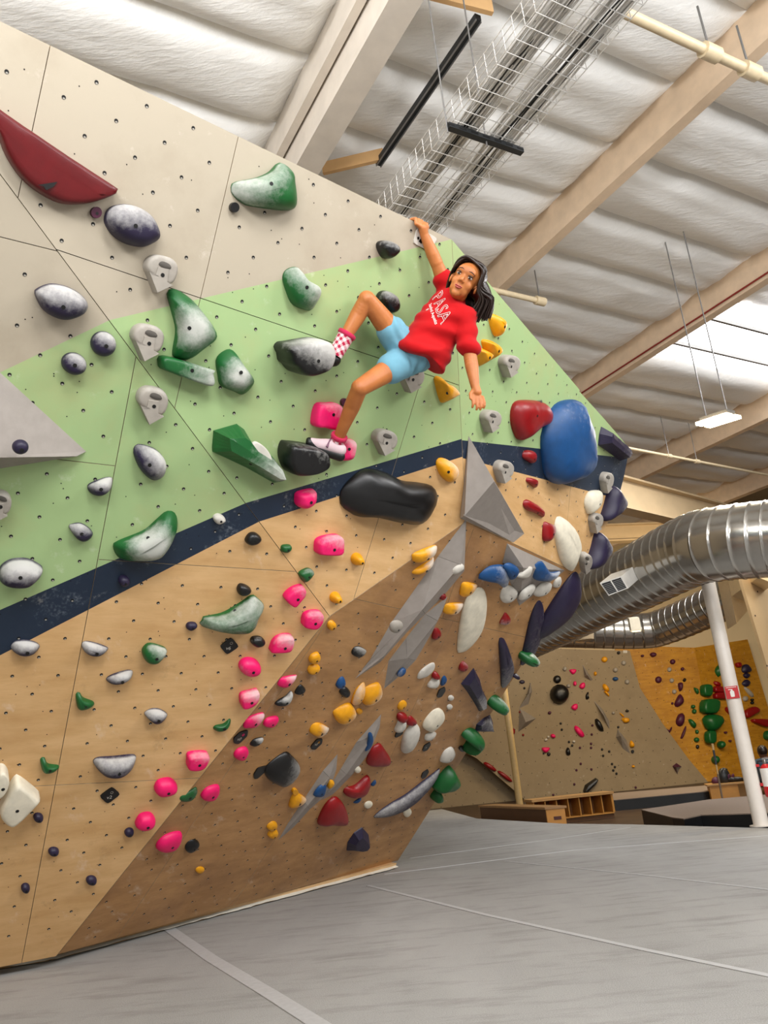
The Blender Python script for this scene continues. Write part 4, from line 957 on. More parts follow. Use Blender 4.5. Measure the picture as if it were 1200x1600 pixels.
FHOLD([
 ('maroon cluster hold at the top of the yellow wall', 'M', 'q', '195,120 215,105 245,112 245,135 215,145', .12, 'dome'),
 ('small maroon hold at the top left of the yellow wall', 'M', 'q', (130, 135, 26, 22), .08, 'dome'),
 ('dark round hold at the top middle of the yellow wall', 'M', 'q', (388, 185, 44, 44), .1, 'dome'),
 ('small dark round hold below the top round one, yellow wall', 'M', 'q', (472, 247, 30, 30), .08, 'dome'),
 ('split maroon hold on the chalk streak', 'M', 'q', (268, 338, 54, 58), .1, 'dome'),
 ('maroon hold on the boundary, highest of the boundary row', 'M', 'q', '65,395 95,390 120,440 110,455 80,420', .1, 'dome'),
 ('maroon chalked hold on the boundary, second of the row', 'M', 'q', '108,490 150,490 185,540 180,580 145,572 115,530', .14, 'dome'),
 ('maroon chalked hold on the boundary, third of the row', 'M', 'q', '155,655 200,650 242,710 238,750 200,740 165,700', .14, 'dome'),
 ('long maroon blade hold below the boundary row', 'M', 'q', '178,772 200,780 260,850 272,885 240,870 195,810', .1, 'dome'),
 ('maroon wedge hold in the yellow wall, above two big ones', 'M', 'q', '437,370 470,360 476,380 465,432 445,430', .12, 'dome'),
 ('big maroon hold, upper of two on the yellow wall', 'M', 'q', '405,545 440,470 460,460 480,490 480,535 430,572', .14, 'dome'),
 ('big maroon hold, lower of two on the yellow wall', 'M', 'q', '418,690 440,635 480,622 492,650 480,715 450,738 425,720', .14, 'dome'),
 ('thin maroon stick hold below the big maroon pair', 'M', 'q', '455,840 475,780 500,732 505,745 475,835', .08, 'dome'),
 ('maroon V-shaped hold below the chalk streak', 'M', 'q', '315,742 350,775 380,738 387,750 355,797 330,775', .08, 'dome'),
 ('flat maroon bar hold at the boundary foot', 'M', 'q', '330,875 345,862 420,865 425,895 400,903 330,900', .1, 'dome'),
 ('dark leaf hold at the middle of the yellow wall', 'G', 'q', '570,405 600,415 612,450 600,463 580,440', .1, 'dome'),
 ('small dark hold, upper of a stacked pair, yellow wall', 'G', 'q', (562, 568, 34, 34), .1, 'dome'),
 ('small dark hold, lower of a stacked pair, yellow wall', 'G', 'q', (572, 608, 36, 42), .1, 'dome'),
 ('dark green pointed hold left of the green stack', 'G', 'q', '525,685 545,672 590,720 580,752 550,735', .12, 'dome'),
 ('small dark hold below the pointed green one', 'G', 'q', (595, 782, 28, 36), .08, 'dome'),
 ('dark heart-shaped hold left of the green stack foot', 'G', 'q', (592, 850, 44, 42), .1, 'dome'),
 ('small dark diamond hold below the heart-shaped one', 'K', 'q', (600, 910, 28, 36), .06, 'dome'),
 ('dark green ball hold right of the stack foot', 'G', 'q', (805, 892, 62, 66), .2, 'dome'),
 ('dark green ball hold behind the leaning pole', 'G', 'q', (755, 1020, 62, 70), .2, 'dome'),
 ('grey arrow hold, top of three on the yellow wall', 'S', 'q', (360, 252, 36, 40), .08, 'dome'),
 ('grey arrow hold, middle of three on the yellow wall', 'S', 'q', (380, 345, 36, 40), .08, 'dome'),
 ('grey arrow hold, bottom of three on the yellow wall', 'S', 'q', (402, 440, 36, 40), .08, 'dome'),
 ('small dark leaf hold right of the middle grey arrow', 'K', 'q', (490, 340, 24, 36, 20), .08, 'dome'),
 ('small maroon hold left of the upper big maroon', 'M', 'q', (385, 540, 20, 22), .06, 'dome')], PY)
FHOLD([
 ('green square block, top of the green stack', 'G', 'q', '645,390 660,378 710,385 718,450 700,482 650,465', .2, 'slab'),
 ('big green rounded block, second in the green stack', 'G', 'q', '648,530 670,505 760,505 778,540 772,600 740,628 660,620 645,590', .25, 'slab'),
 ('big green pointed boulder, third in the green stack', 'G', 'q', '660,670 690,640 740,632 790,645 815,685 790,740 740,782 690,750', .3, 'dome'),
 ('green block at the foot of the green stack', 'G', 'q', '680,800 695,775 740,775 748,800 745,870 720,885 690,870', .2, 'slab'),
 ('green curved blade hold beside the white pole', 'G', 'q', '755,265 775,220 835,178 835,215 795,305 780,310', .15, 'dome'),
 ('small red hold, top of the red steps', 'R', 'q', '740,360 760,350 800,375 795,395 755,385', .1, 'dome'),
 ('red block hold, second of the red steps', 'R', 'q', '745,400 770,390 820,405 820,445 748,440', .15, 'slab'),
 ('red bar hold running behind the white pole', 'R', 'q', '745,460 760,448 890,447 895,500 760,500 746,490', .15, 'slab'),
 ('red wing hold left of the white pole', 'R', 'q', '848,580 870,565 915,580 920,640 900,645 855,605', .15, 'slab'),
 ('small red hold left of the pole above the wing', 'R', 'q', '878,515 900,510 905,565 885,560', .1, 'slab'),
 ('red wing hold right of the white pole', 'R', 'q', '1005,610 1070,570 1105,575 1128,605 1080,635 1020,665', .15, 'slab'),
 ('long red wedge hold cut by the right edge', 'R', 'q', '1065,680 1080,672 1205,680 1205,738 1160,735 1070,695', .15, 'slab'),
 ('red block at the top right of the white pole', 'R', 'q', '930,200 960,190 970,225 945,232', .12, 'slab'),
 ('dark purple star-shaped hold at the upper right', 'P', 'q', '982,240 990,215 1020,205 1035,215 1068,250 1060,268 1010,280 985,270', .12, 'dome'),
 ('dark diamond hold, upper of two under the star', 'P', 'q', '992,300 1015,278 1045,300 1020,328', .1, 'dome'),
 ('dark diamond hold, lower of two under the star', 'P', 'q', '982,372 1015,335 1055,360 1020,398', .1, 'dome'),
 ('grey striped bar hold right of the red sign', 'S', 'q', '998,405 1015,402 1082,470 1068,488 1030,455', .08, 'dome'),
 ('round grey dish hold below the red sign', 'S', 'q', (1008, 500, 40, 46), .08, 'dome'),
 ('small black hold, upper right of the red wing', 'K', 'q', (1065, 510, 22, 22), .08, 'dome'),
 ('small black hold just above the right red wing', 'K', 'q', (1065, 535, 24, 26), .08, 'dome'),
 ('dark green ball hold at the right edge', 'G', 'q', (1198, 812, 50, 80), .2, 'dome'),
 ('small maroon dot right of the green boulder', 'M', 'q', (838, 788, 20, 20), .08, 'dome'),
 ('small maroon dot above the green ball', 'M', 'q', (876, 860, 18, 18), .08, 'dome'),
 ('small maroon dot left of the white pole, upper', 'M', 'q', (943, 910, 20, 18), .08, 'dome'),
 ('small maroon dot left of the white pole, lower', 'M', 'q', (975, 932, 20, 20), .08, 'dome')], PY2)
volume('dark red pyramid volume over a grey point, foot of the grey wall', PG, PT('q', '385,1075 420,1048 465,1080 440,1105 428,1145'), [(1057, 1199)], [.2], [(0, 1, 5), (1, 2, 5), (2, 3, 5), (3, 4, 5), (4, 0, 5)], ['M', 'M', 'V', 'V', 'M'])[0]['group'] = 'holds on the far walls'
H('white card sign at the top of the far wall', 'C', 'p', PT('p', '1042,97 1080,97 1080,122 1042,122'), .01, 'tile', bolt=False, P=PG, n=8, sharp=True, name='card_sign', cat='sign')

# benches, mats, poles
WOOD = plain('honey_plywood', '#c58a3e', .5, scale=4, var=.2); WOODD = plain('dark_brown_board', '#5b3a1d', .6, scale=4)
def gpt(x, y): return atz(x, y, FZ)
c1, c2, c4 = at(853, 1265, 11), at(882, 1262, 10.98), at(749.6, 1261, 13.06); zt_ = c1.z
for p_ in (c1, c2, c4): p_.z = FZ
c3 = c4 + c2 - c1; zz = V((0, 0, zt_ - FZ))
t = empty('low_bench', (c1 + c3) / 2); tag(t, 'low wooden plinth with dark long side in front of the beige pole', 'bench')
wl = WL[t.name]
e1, e2 = (c4 - c1).normalized(), (c2 - c1).normalized()
MB().hexa([c1 + e1 * .02, c2 + e1 * .02, c3, c4] + [p + zz for p in (c1 + e1 * .02, c2 + e1 * .02, c3, c4)]).build('body', WOODD, t, wloc=wl)
MB().hexa([c1, c2, c2 + e1 * .018, c1 + e1 * .018] + [p + zz for p in (c1, c2, c2 + e1 * .018, c1 + e1 * .018)]).build('end_panel', WOOD, t, wloc=wl)
a_, b_, c_, d_ = c1 - e1 * .02 - e2 * .02, c2 - e1 * .02 + e2 * .02, c3 + e2 * .02, c4 - e2 * .02
MB().hexa([p + zz for p in (a_, b_, c_, d_)] + [p + zz + V((0, 0, .03)) for p in (a_, b_, c_, d_)]).build('top_board', plain('worn_brown_top', '#9b7448', .5), t, wloc=wl)
pl = c1.lerp(c2, .35) - e1 * .004 + V((0, 0, .30)); MB().hexa([pl, pl + e2 * .10, pl + e2 * .10 - e1 * .006, pl - e1 * .006] + [p + V((0, 0, .042)) for p in (pl, pl + e2 * .10, pl + e2 * .10 - e1 * .006, pl - e1 * .006)]).build('name_plate', plain('maroon_plate', '#4d1f1a', .4), t, wloc=wl)
r_, l_ = gpt(961.5, 1277), gpt(838, 1291); ux = (r_ - l_).normalized(); Lc = (r_ - l_).length; bk = V((-ux.y, ux.x, 0)); bk = bk if bk.y > 0 else -bk
t = empty('cubby_bench', l_); tag(t, 'wooden cubby bench with open square compartments', 'bench'); wl = l_
def slab(name, o, x0, x1, y0, y1, z0, z1, mt, par, w):
    P_ = [o + ux * x + bk * y + V((0, 0, z)) for z in (z0, z1) for x, y in ((x0, y0), (x1, y0), (x1, y1), (x0, y1))]
    return MB().hexa(P_).build(name, mt, par, wloc=w)
slab('base', l_, 0, Lc, .03, .38, 0, .07, WOODD, t, wl); slab('bottom_shelf', l_, 0, Lc, 0, .38, .07, .09, WOOD, t, wl)
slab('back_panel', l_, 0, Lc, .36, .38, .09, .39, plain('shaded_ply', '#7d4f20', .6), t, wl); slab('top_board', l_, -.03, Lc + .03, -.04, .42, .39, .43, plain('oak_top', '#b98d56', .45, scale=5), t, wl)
for i in range(8): slab('divider', l_, Lc * i / 7 - (.018 if i == 7 else 0), Lc * i / 7 + .018, 0, .36, .09, .39, WOOD, t, wl)
BLK = plain('black_vinyl', '#15171a', .4, scale=3, bmp=.2); TOPM = plain('dark_brown_grey_carpet', '#85766a', .9, scale=30)
def fmat(label, top, zt, zb, smooth=None):
    P_ = [atz(x, y, zt) for x, y in top]; c = sum(P_, V((0, 0, 0))) / len(P_); c.z = zb
    t = empty('crash_mat', c); tag(t, label, 'mat')
    MB().prism([V((p.x, p.y, zb)) for p in P_], (0, 0, zt - zb - .012)).build('vinyl_body', BLK, t, wloc=c)
    MB().prism([V((p.x, p.y, zt - .012)) for p in P_], (0, 0, .012)).build('carpet_top', TOPM, t, wloc=c)
fmat('large black crash mat beside the white pole, nearest the grey floor mat', [(1002, 1265), (1050, 1277), (1068, 1279), (1095, 1273), (1260, 1268), (1260, 1236), (1108, 1249)], 0.0, FZ)
fmat('black crash mat lying along the foot of the grey far wall', [(959, 1250), (1108, 1236), (1104, 1227), (950, 1240)], -.1, FZ)
POLEW = plain('white_pole_paint', '#ece4da', .35, var=.05)
def pole(label, base, ztop, r, mt):
    t = empty('support_pole', base); tag(t, label, 'pole')
    MB().tube([base, V((base.x, base.y, ztop))], r, 24).build('shaft', mt, t, wloc=base)
    MB().prism([base + V((cos(i * pi / 12) * r * 1.5, sin(i * pi / 12) * r * 1.5, 0)) for i in range(24)], (0, 0, .01)).build('base_plate', mt, t, wloc=base)
    return t
pb = atz(1190, 1291, 0); pb.z = 0.002
wp = pole('white round steel pole standing at the mat edge under the duct', pb, 3.25, .073, POLEW)
pb2 = gpt(824, 1283); pb2.z = FZ
pole('beige round steel pole rising behind the low plinth', V((pb2.x, pb2.y + .8, FZ)), 6.6, .068, plain('beige_pole_paint', '#cdb07a', .4))
# red fire extinguisher sign on the pole
s_ = V((pb.x, pb.y, 0)); tc = (CO - s_); tc.z = 0; tc.normalize(); sx = V((0, 0, 1)).cross(tc)
zs = at(1155, 1078, (pb - CO).dot(CF)).z; sc_ = V((pb.x, pb.y, zs)) + tc * .082
RED = plain('sign_red', '#c8141c', .4, var=.03); WHT = plain('sign_white', '#f3efe9', .4, var=.03)
sg = MB().box(sc_, sx * .062, tc * .003, V((0, 0, .062))).build('extinguisher_sign', RED, None, wloc=sc_); tag(sg, 'small red square sign with white extinguisher symbol on white pole', 'sign')
def spl(pts): return [sc_ + sx * x + V((0, 0, y)) + tc * .0035 for x, y in pts]
MB().prism(spl([(-.016, -.045), (.016, -.045), (.02, -.03), (.02, .008), (.008, .02), (.008, .032), (-.008, .032), (-.008, .02), (-.02, .008), (-.02, -.03)]), tc * .0008).prism(spl([(-.03, .026), (-.008, .026), (-.008, .033), (-.034, .034)]), tc * .0008).prism(spl([(-.05, .048), (.05, .048), (.05, .053), (-.05, .053)]), tc * .0008).build('symbol', WHT, sg, wloc=sc_)
# fire extinguisher hung on the pole
ex = V((pb.x, pb.y, 0)) + sx * .155 + tc * .02; exb = V((ex.x, ex.y, at(1196, 1247, (ex - CO).dot(CF)).z))
t = empty('fire_extinguisher', exb); tag(t, 'red fire extinguisher with white label hanging beside the white pole', 'extinguisher')
MB().tube([exb + V((0, 0, z)) for z in (0, .012, .05, .25, .29, .31)], [.05, .058, .06, .06, .045, .02], 20).build('cylinder', RED, t, wloc=exb)
MB().tube([exb + V((0, 0, z)) for z in (.1, .27)], [.0612, .0612], 20, cap=False).build('label', WHT, t, wloc=exb)
MB().tube([exb + V((0, 0, z)) for z in (.31, .33, .35)], [.02, .022, .018], 12).box(exb + V((0, 0, .36)) + sx * .03, sx * .05, tc * .008, V((0, 0, .008))).box(exb + V((0, 0, .335)) + sx * .03, sx * .045, tc * .008, V((0, 0, .005))).build('valve', STEEL, t, wloc=exb)
MB().tube([exb + V((0, 0, .34)) - sx * .02, exb + V((0, 0, .34)) - sx * .06, exb + V((0, 0, .28)) - sx * .075, exb + V((0, 0, .16)) - sx * .068], .009, 8).build('hose', BLK, t, wloc=exb)
MB().box(exb + V((0, 0, .12)) - sx * .07, sx * .014, tc * .02, V((0, 0, .014))).box(exb + V((0, 0, .3)) - sx * .07, sx * .016, tc * .012, V((0, 0, .012))).build('bracket', RED, t, wloc=exb)
# plywood table with bags, by the corner wall
d0 = 15.2
q0, q1 = at(1106, 1226, d0), at(1185, 1219, d0 - .2); ux = (q1 - q0); ux.z = 0; tl = ux.length; ux.normalize(); bk = V((-ux.y, ux.x, 0)); z0 = q0.z
t = empty('plywood_table', V((q0.x, q0.y, FZ))); tag(t, 'yellow plywood table by the corner wall, behind the mats', 'table'); o_ = V((q0.x, q0.y, 0)); wl = WL[t.name]
slab('top_board', o_, -.02, tl, -.03, .5, z0 - .03, z0, plain('oak_top', '#b98d56'), t, wl); slab('side_panel', o_, .02, tl * .58, 0, .45, FZ, z0 - .03, WOOD, t, wl); slab('leg', o_, tl * .86, tl * .92, .05, .1, FZ, z0 - .03, WOODD, t, wl)
def lump(label, name, cat, px_, w, h, mt, up=0):
    c = o_ + ux * px_ + bk * .2; c.z = z0
    t = MB(); t.tube([c + V((0, 0, z * h)) for z in (0, .15, .5, .8, .95, 1)], [w * k for k in (.8, 1, .95, .7, .4, .1)], 12, flat=.7)
    o = t.build(name, mt, None, wloc=c); tag(o, label, cat); return o
b1 = lump('dark round backpack lying on the plywood table', 'backpack', 'bag', tl * .38, .13, .27, BLK)
MB().tube([WL[b1.name] + V((-.06, -.1, .2)), WL[b1.name] + V((-.03, -.14, .27)), WL[b1.name] + V((.04, -.12, .24))], .012, 6).build('strap', BLK, b1, wloc=WL[b1.name])
lump('small dark red bag left of the backpack on the table', 'bag', 'bag', tl * .2, .09, .12, HM['M'])
for k, (f_, lb) in enumerate(((.55, 'small climbing shoe beside the backpack'), (.63, 'small climbing shoe at the far end of the pair'))):
    c = o_ + ux * tl * f_ + bk * .15; c.z = z0
    sh = MB().tube([c + ux * x + V((0, 0, z)) for x, z in ((-.12, .03), (-.06, .05), (.03, .045), (.11, .03), (.13, .02))], [.02, .05, .045, .03, .01], 10).build('climbing_shoe', HM['K'], None, wloc=c); tag(sh, lb, 'shoe')
    MB().tube([c + ux * -.08 + V((0, 0, .05)), c + ux * -.08 + V((0, 0, .12)), c + ux * -.05 + V((0, 0, .13))], .03, 8).build('cuff', HM['M'], sh, wloc=c)
# leaning brush pole
a_, b_ = at(1113, 1162, 14.3), at(1129, 1250, 13.9)
t = empty('brush_pole', b_); tag(t, 'long thin brush pole leaning below the green stack', 'pole')
MB().tube([b_, b_.lerp(a_, .45)], .018, 8).build('lower_shaft', plain('grey_brown_stick', '#7d6a58', .5), t, wloc=b_); MB().tube([b_.lerp(a_, .45), b_.lerp(a_, .62)], .016, 8).build('pale_grip', plain('pale_wood', '#d3b27c', .5), t, wloc=b_)
MB().tube([b_.lerp(a_, .62), b_.lerp(a_, .88)], .02, 8).build('dark_sleeve', plain('slate_sleeve', '#3a3f47', .5), t, wloc=b_); MB().tube([b_.lerp(a_, .88), a_], .022, 8).build('brush_head', plain('pale_wood', '#d3b27c', .5), t, wloc=b_)

# ------------------------------------------------------------------ ducts, lamps, girders, pipes
def duct(label, pts, rad, step, elbows=()):
    P_ = [at(x, y, d) for x, y, d in pts]
    t = empty('spiral_duct', P_[0]); tag(t, label, 'duct'); w = WL[t.name]
    # smooth polyline
    fine = []
    for i in range(len(P_) - 1):
        p_, a, b, n_ = P_[max(i - 1, 0)], P_[i], P_[i + 1], P_[min(i + 2, len(P_) - 1)]
        L_ = (b - a).length; k = max(2, int(L_ / .03))
        for j in range(k):
            u = j / k; fine.append(.5 * ((2 * a) + (b - p_) * u + (2 * p_ - 5 * a + 4 * b - n_) * u * u + (3 * a - p_ - 3 * b + n_) * u ** 3))
    fine.append(P_[-1]); seg = [fine[0]]; acc = 0; k0 = 0
    for i in range(1, len(fine)):
        acc += (fine[i] - fine[i - 1]).length
        if acc >= step or i == len(fine) - 1:
            pa, pb_ = fine[k0], fine[i]; q = fine[k0:i + 1] if i - k0 > 1 else [pa, pb_]
            d = (q[-1] - q[-2]).normalized()
            q = q + [q[-1] + d * .003, q[-1] + d * .010, q[-1] + d * .012]
            MB().tube(q, [rad] * (len(q) - 3) + [rad + .006, rad + .006, rad], 36, cap=False).build('duct_section', DUCT, t, wloc=w)
            acc = 0; k0 = i
    return t
duct('large shiny spiral duct bending above the white pole', [(1750, 800, 6.6), (1330, 833, 7.2), (1200, 842, 7.55), (1120, 850, 7.9), (1075, 862, 8.3), (990, 905, 9.1), (900, 950, 10.2), (800, 1000, 11.7)], .365, .125)
duct('smaller spiral duct running along the far wall', [(800, 983, 15.5), (900, 985, 15.2), (1000, 986, 15), (1040, 978, 14.8), (1110, 948, 14.0), (1190, 905, 13.0)], .33, .16)
VENT = plain('white_vent_metal', '#d9d6d0', .4, .1); 
def vent(label, quad, d, ex, dd):
    a, b, c, e = [at(x, y, d) for x, y in quad]; off = at(*ex, d + dd) - b
    t = empty('air_vent', a); tag(t, label, 'vent'); w = a
    MB().hexa([a, b, c, e, a + off, b + off, c + off, e + off]).build('box', VENT, t, wloc=w)
    n = -(off.normalized()); L = lambda u, v: (a * (1 - u) + b * u) * (1 - v) + (e * (1 - u) + c * u) * v + n * .004
    MB().add([L(.06, .08), L(.94, .08), L(.94, .92), L(.06, .92)], [(0, 1, 2, 3)]).build('grille_opening', BLK, t, wloc=w)
    for i in range(1, 7):
        v = .08 + .84 * i / 7; MB().hexa([L(.06, v), L(.94, v), L(.94, v + .03), L(.06, v + .03)] + [p + n * .008 for p in (L(.06, v), L(.94, v), L(.94, v + .03), L(.06, v + .03))]).build('slat', rail, t, wloc=w)
    MB().hexa([L(.48, .08), L(.52, .08), L(.52, .92), L(.48, .92)] + [p + n * .012 for p in (L(.48, .08), L(.52, .08), L(.52, .92), L(.48, .92))]).build('mullion', VENT, t, wloc=w)
vent('white square air vent with dark grille under the large duct', [(937, 911), (971, 900), (982, 919), (951, 931)], 8.25, (988, 886), .3)
# cream square duct at the right
A_ = [at(x, y, 10.8) for x, y in ((1134, 892), (1157, 901), (1170, 952), (1151, 974))]; off = at(1200, 868, 9.6) - at(1157, 901, 10.8); off2 = at(1121, 907, 11.6) - A_[0]
t = empty('square_duct', A_[0]); tag(t, 'cream square sheet-metal duct behind the white pole', 'duct')
MB().hexa([A_[0], A_[1], A_[2], A_[3]] + [p + off2 for p in A_]).build('outlet_hood', plain('cream_sheet_metal', '#e0c79b', .4, .1), t, wloc=A_[0])
MB().hexa([A_[0] + V((0, 0, -.02)), A_[1], A_[1] - V((0, 0, .35)), A_[0] - V((0, 0, .35))] + [p + off for p in (A_[0] + V((0, 0, -.02)), A_[1], A_[1] - V((0, 0, .35)), A_[0] - V((0, 0, .35)))]).build('branch', plain('cream_sheet_metal', '#e0c79b', .4, .1), t, wloc=A_[0])
LAMP = emit('lamp_glow', '#ffe6bb', 20)
# bright twin lamp under the roof
lc = at(1122, 657, 9.2); t = empty('twin_lamp', lc); tag(t, 'bright twin tube lamp hanging beside the skylight', 'lamp')
lx = (at(1150, 648, 9.0) - at(1096, 665, 9.4)); lh = lx / 2; lx = lx.normalized(); ly = V((0, 0, 1)).cross(lx).normalized()
MB().box(lc + V((0, 0, .05)), lh * .8, ly * .07, V((0, 0, .03))).build('housing', rail, t, wloc=lc)
for s2 in (-1, 1): MB().box(lc + ly * .075 * s2, lh * .9, ly * .05, V((0, 0, .02))).build('tube', LAMP, t, wloc=lc)
for s2 in (-.6, .6): MB().tube([lc + lh * s2 + V((0, 0, .08)), lc + lh * s2 + V((0, 0, ZC + EYE - lc.z))], .008, 6).build('hanger', rail, t, wloc=lc)
area('twin_lamp_light', lc - V((0, 0, .05)), lc - V((0, 0, 2)), .7, .25, 60, (1, .85, .6))
# warm work lights near the far wall
def work_lamp(label, x, y, d, rx_, ry_):
    c = at(x, y, d); t = empty('work_lamp', c); tag(t, label, 'lamp')
    MB().box(c, CR * .085, CF * .06, V((0, 0, .11))).build('housing', plain('cream_lamp_housing', '#e6dcc4', .5), t, wloc=c)
    MB().box(c - V((0, 0, .115)), CR * .07, CF * .06, V((0, 0, .008))).build('lens', emit('warm_lens', '#ffd79a', 4), t, wloc=c)
    MB().tube([c + V((0, 0, .15)), at(rx_, ry_, d)], .012, 8).build('rod', POLEW, t, wloc=c); return c
work_lamp('cream work lamp hanging on a rod between the ducts', 991, 975, 13.6, 983, 930)
for x_, z_, e_ in ((3.0, 4.4, 150), (6.2, 4.6, 190), (8.8, 4.2, 170)):
    area('far_wall_lamp', (x_, 16.6, z_), (x_, 20.5, .6), 1.2, .5, e_, (1.0, .8, .52))
c = at(911, 978, 12.4); t = MB().tube([c + V((0, 0, z)) for z in (-.22, .14, .2)], [.13, .19, .2], 18).build('bucket_vent', plain('beige_plastic', '#b7a384', .5), None, wloc=c); tag(t, 'beige bucket-shaped outlet under the large duct', 'vent')
MB().tube([c + V((0, 0, .22)), V((c.x, c.y, ZC + EYE))], .012, 6).build('hanger', rail, t, wloc=c)
MB().tube([c + V((0, 0, .2)), c + V((0, 0, .24))], .215, 18).build('rim', plain('beige_plastic', '#b7a384', .5), t, wloc=c)
# cream steel girders beneath the roof
GIR = plain('cream_girder_paint', '#cdb48e', .6, scale=3)
def girder(label, a, b, h, w, z):
    A_, B_ = atz(*a, z), atz(*b, z); d = (B_ - A_).normalized(); s = V((-d.y, d.x, 0)) * w; U = V((0, 0, 1))
    t = empty('steel_girder', A_); tag(t, label, 'girder')
    c = (A_ + B_) / 2; hl = (B_ - A_) / 2
    MB().box(c + U * h / 2, hl, s * .1, U * h / 2).build('web', GIR, t, wloc=A_)
    MB().box(c, hl, s * .5, U * .02).build('bottom_flange', GIR, t, wloc=A_); MB().box(c + U * h, hl, s * .5, U * .02).build('top_flange', GIR, t, wloc=A_)
girder('cream steel girder crossing above the large duct', (880, 775), (1260, 862), .62, .3, 5.0)
girder('cream steel girder farther back under the roof', (860, 850), (1160, 838), .4, .25, 5.6)
PIPE = plain('cream_pipe_paint', '#d8c6a4', .45)
def pipe(label, pts, r, fit=()):
    P_ = [atz(*p) for p in pts]; t = empty('sprinkler_pipe', P_[0]); tag(t, label, 'pipe')
    MB().tube(P_, r, 10).build('pipe_run', PIPE, t, wloc=P_[0])
    for f_ in fit:
        c = P_[0].lerp(P_[-1], f_); d = (P_[-1] - P_[0]).normalized()
        MB().tube([c - d * r * 2, c + d * r * 2], r * 1.6, 10).build('coupling', PIPE, t, wloc=P_[0]); MB().tube([c, V((c.x, c.y, 6.7))], r * .25, 6).build('hanger', rail, t, wloc=P_[0])
pipe('thick cream sprinkler pipe at the top right', [(972, 18, 6.2), (1230, 138, 6.2)], .042, (.5, .75))
pipe('short cream sprinkler pipe beside the girl\'s hair', [(765, 452, 6.25), (846, 471, 6.25)], .035, (.97,))
pipe('long thin cream pipe running right from the wall corner', [(950, 694, 5.9), (1230, 748, 5.9)], .026, (.3, .45))
pipe_red = plain('red_conduit', '#8f2a22', .5)
A_, B_ = bc(2, 9.16, 5.72), bc(11, 9.16, 5.72); t = MB().tube([A_, B_], .014, 6).build('red_cable', pipe_red, None, wloc=A_); tag(t, 'thin red cable running along a roof beam', 'cable')

# ------------------------------------------------------------------ the climber
def skin_mat(name, c1, c2, rough=.5, sss=.15):
    M, nt, ns, b = newmat(name)
    nt.links.new(mix(nt, ramp(nt, noise_of(nt, 9, 4), .35, .65), rgb(c1), rgb(c2)), b.inputs['Base Color'])
    b.inputs['Roughness'].default_value = rough; b.inputs['Subsurface Weight'].default_value = sss; b.inputs['Subsurface Radius'].default_value = (.02, .008, .004); b.inputs['Subsurface Scale'].default_value = .5
    return M
SKIN = skin_mat('warm_brown_skin', '#bd743c', '#ad6632')
def dM(x, y): return (PM.to3(PM.px(x, y)) - CO).dot(CF)
def J(x, y, off): return at(x, y, dM(x, y) - off)
def ball(mb, c, r, ax=None):      # ellipsoid; r number or 3 radii along ax
    r = (r, r, r) if not isinstance(r, (tuple, list)) else r; ax = ax or (V((1, 0, 0)), V((0, 1, 0)), V((0, 0, 1)))
    nu, nv = 16, 10; vs = []; fs = []
    for i in range(nv + 1):
        t = pi * i / nv
        for j in range(nu):
            p = 2 * pi * j / nu; vs.append(c + ax[0] * r[0] * sin(t) * cos(p) + ax[1] * r[1] * sin(t) * sin(p) + ax[2] * r[2] * cos(t))
    for i in range(nv):
        for j in range(nu): fs.append((i * nu + j, i * nu + (j + 1) % nu, (i + 1) * nu + (j + 1) % nu, (i + 1) * nu + j))
    mb.add(vs, fs, 0, True)
def limb(mb, pts, seg=14):        # swept spheres: [(point, radius), ...] with rounded joints
    for (a, ra), (b, rb) in zip(pts, pts[1:]):
        L = (b - a).length; k = max(2, int(L / max(.35 * min(ra, rb), .004)))
        for i in range(k + 1): ball(mb, a.lerp(b, i / k), ra + (rb - ra) * i / k)
def bulge(a, b, ra, rm, rb, t=.4): return [(a, ra), (a.lerp(b, t), rm), (b, rb)]
def remesh(name, mb, mat, voxel, parent, w, sm=6, fac=.5, disp=None):
    o = link('tmp', mesh('tmp', mb.v, mb.f))
    r = o.modifiers.new('r', 'REMESH'); r.mode = 'VOXEL'; r.voxel_size = voxel; r.use_smooth_shade = True
    s = o.modifiers.new('s', 'SMOOTH'); s.factor = fac; s.iterations = sm
    dg = bpy.context.evaluated_depsgraph_get(); dg.update()
    me = bpy.data.meshes.new_from_object(o.evaluated_get(dg)); bpy.data.objects.remove(o); me.name = name
    if disp:
        ds = [v.normal * disp(v.co) for v in me.vertices]
        for v, d in zip(me.vertices, ds): v.co = v.co + d
        b_m = bmesh.new(); b_m.from_mesh(me)
        for _ in range(3): bmesh.ops.smooth_vert(b_m, verts=b_m.verts, factor=.5, use_axis_x=True, use_axis_y=True, use_axis_z=True)
        b_m.to_mesh(me); b_m.free()
    for v in me.vertices: v.co = v.co - w
    me.polygons.foreach_set('use_smooth', [True] * len(me.polygons)); me.materials.clear()
    ob = link(name, me, mat, parent, w if parent is None else w - WL[parent.name]); WL[ob.name] = w; return ob
IR, IU = rx.copy(), ry.copy()                       # across and up as the photographer sees it
shR = J(700, 457, .13); dR = (shR - CO).dot(CF)
shL = at(724, 497, dR - .15); neck = at(709, 468, dR - .10)
pel = J(637, 550, .17); hipR, hipL = J(625, 535, .16), J(634, 562, .20)
dh = (pel - CO).dot(CF)
knR, knL = at(573, 468, dh - .19), at(562, 606, dh - .22)
anR, anL = J(529, 545, .09), J(525, 694, .10)
elR, wrR = J(682, 411, .085), J(663, 367, .035)
elL = at(735, 559, dR - .20); wrL = at(742, 602, dR - .25)
hc = at(726.5, 439.5, dR - .17)
tocam = (CO - hc).normalized()
hu = (IR * .50 + IU * .86).normalized(); hf = (tocam - IR * .27 - IU * .03); hf = (hf - hu * hf.dot(hu)).normalized(); hl = hu.cross(hf)
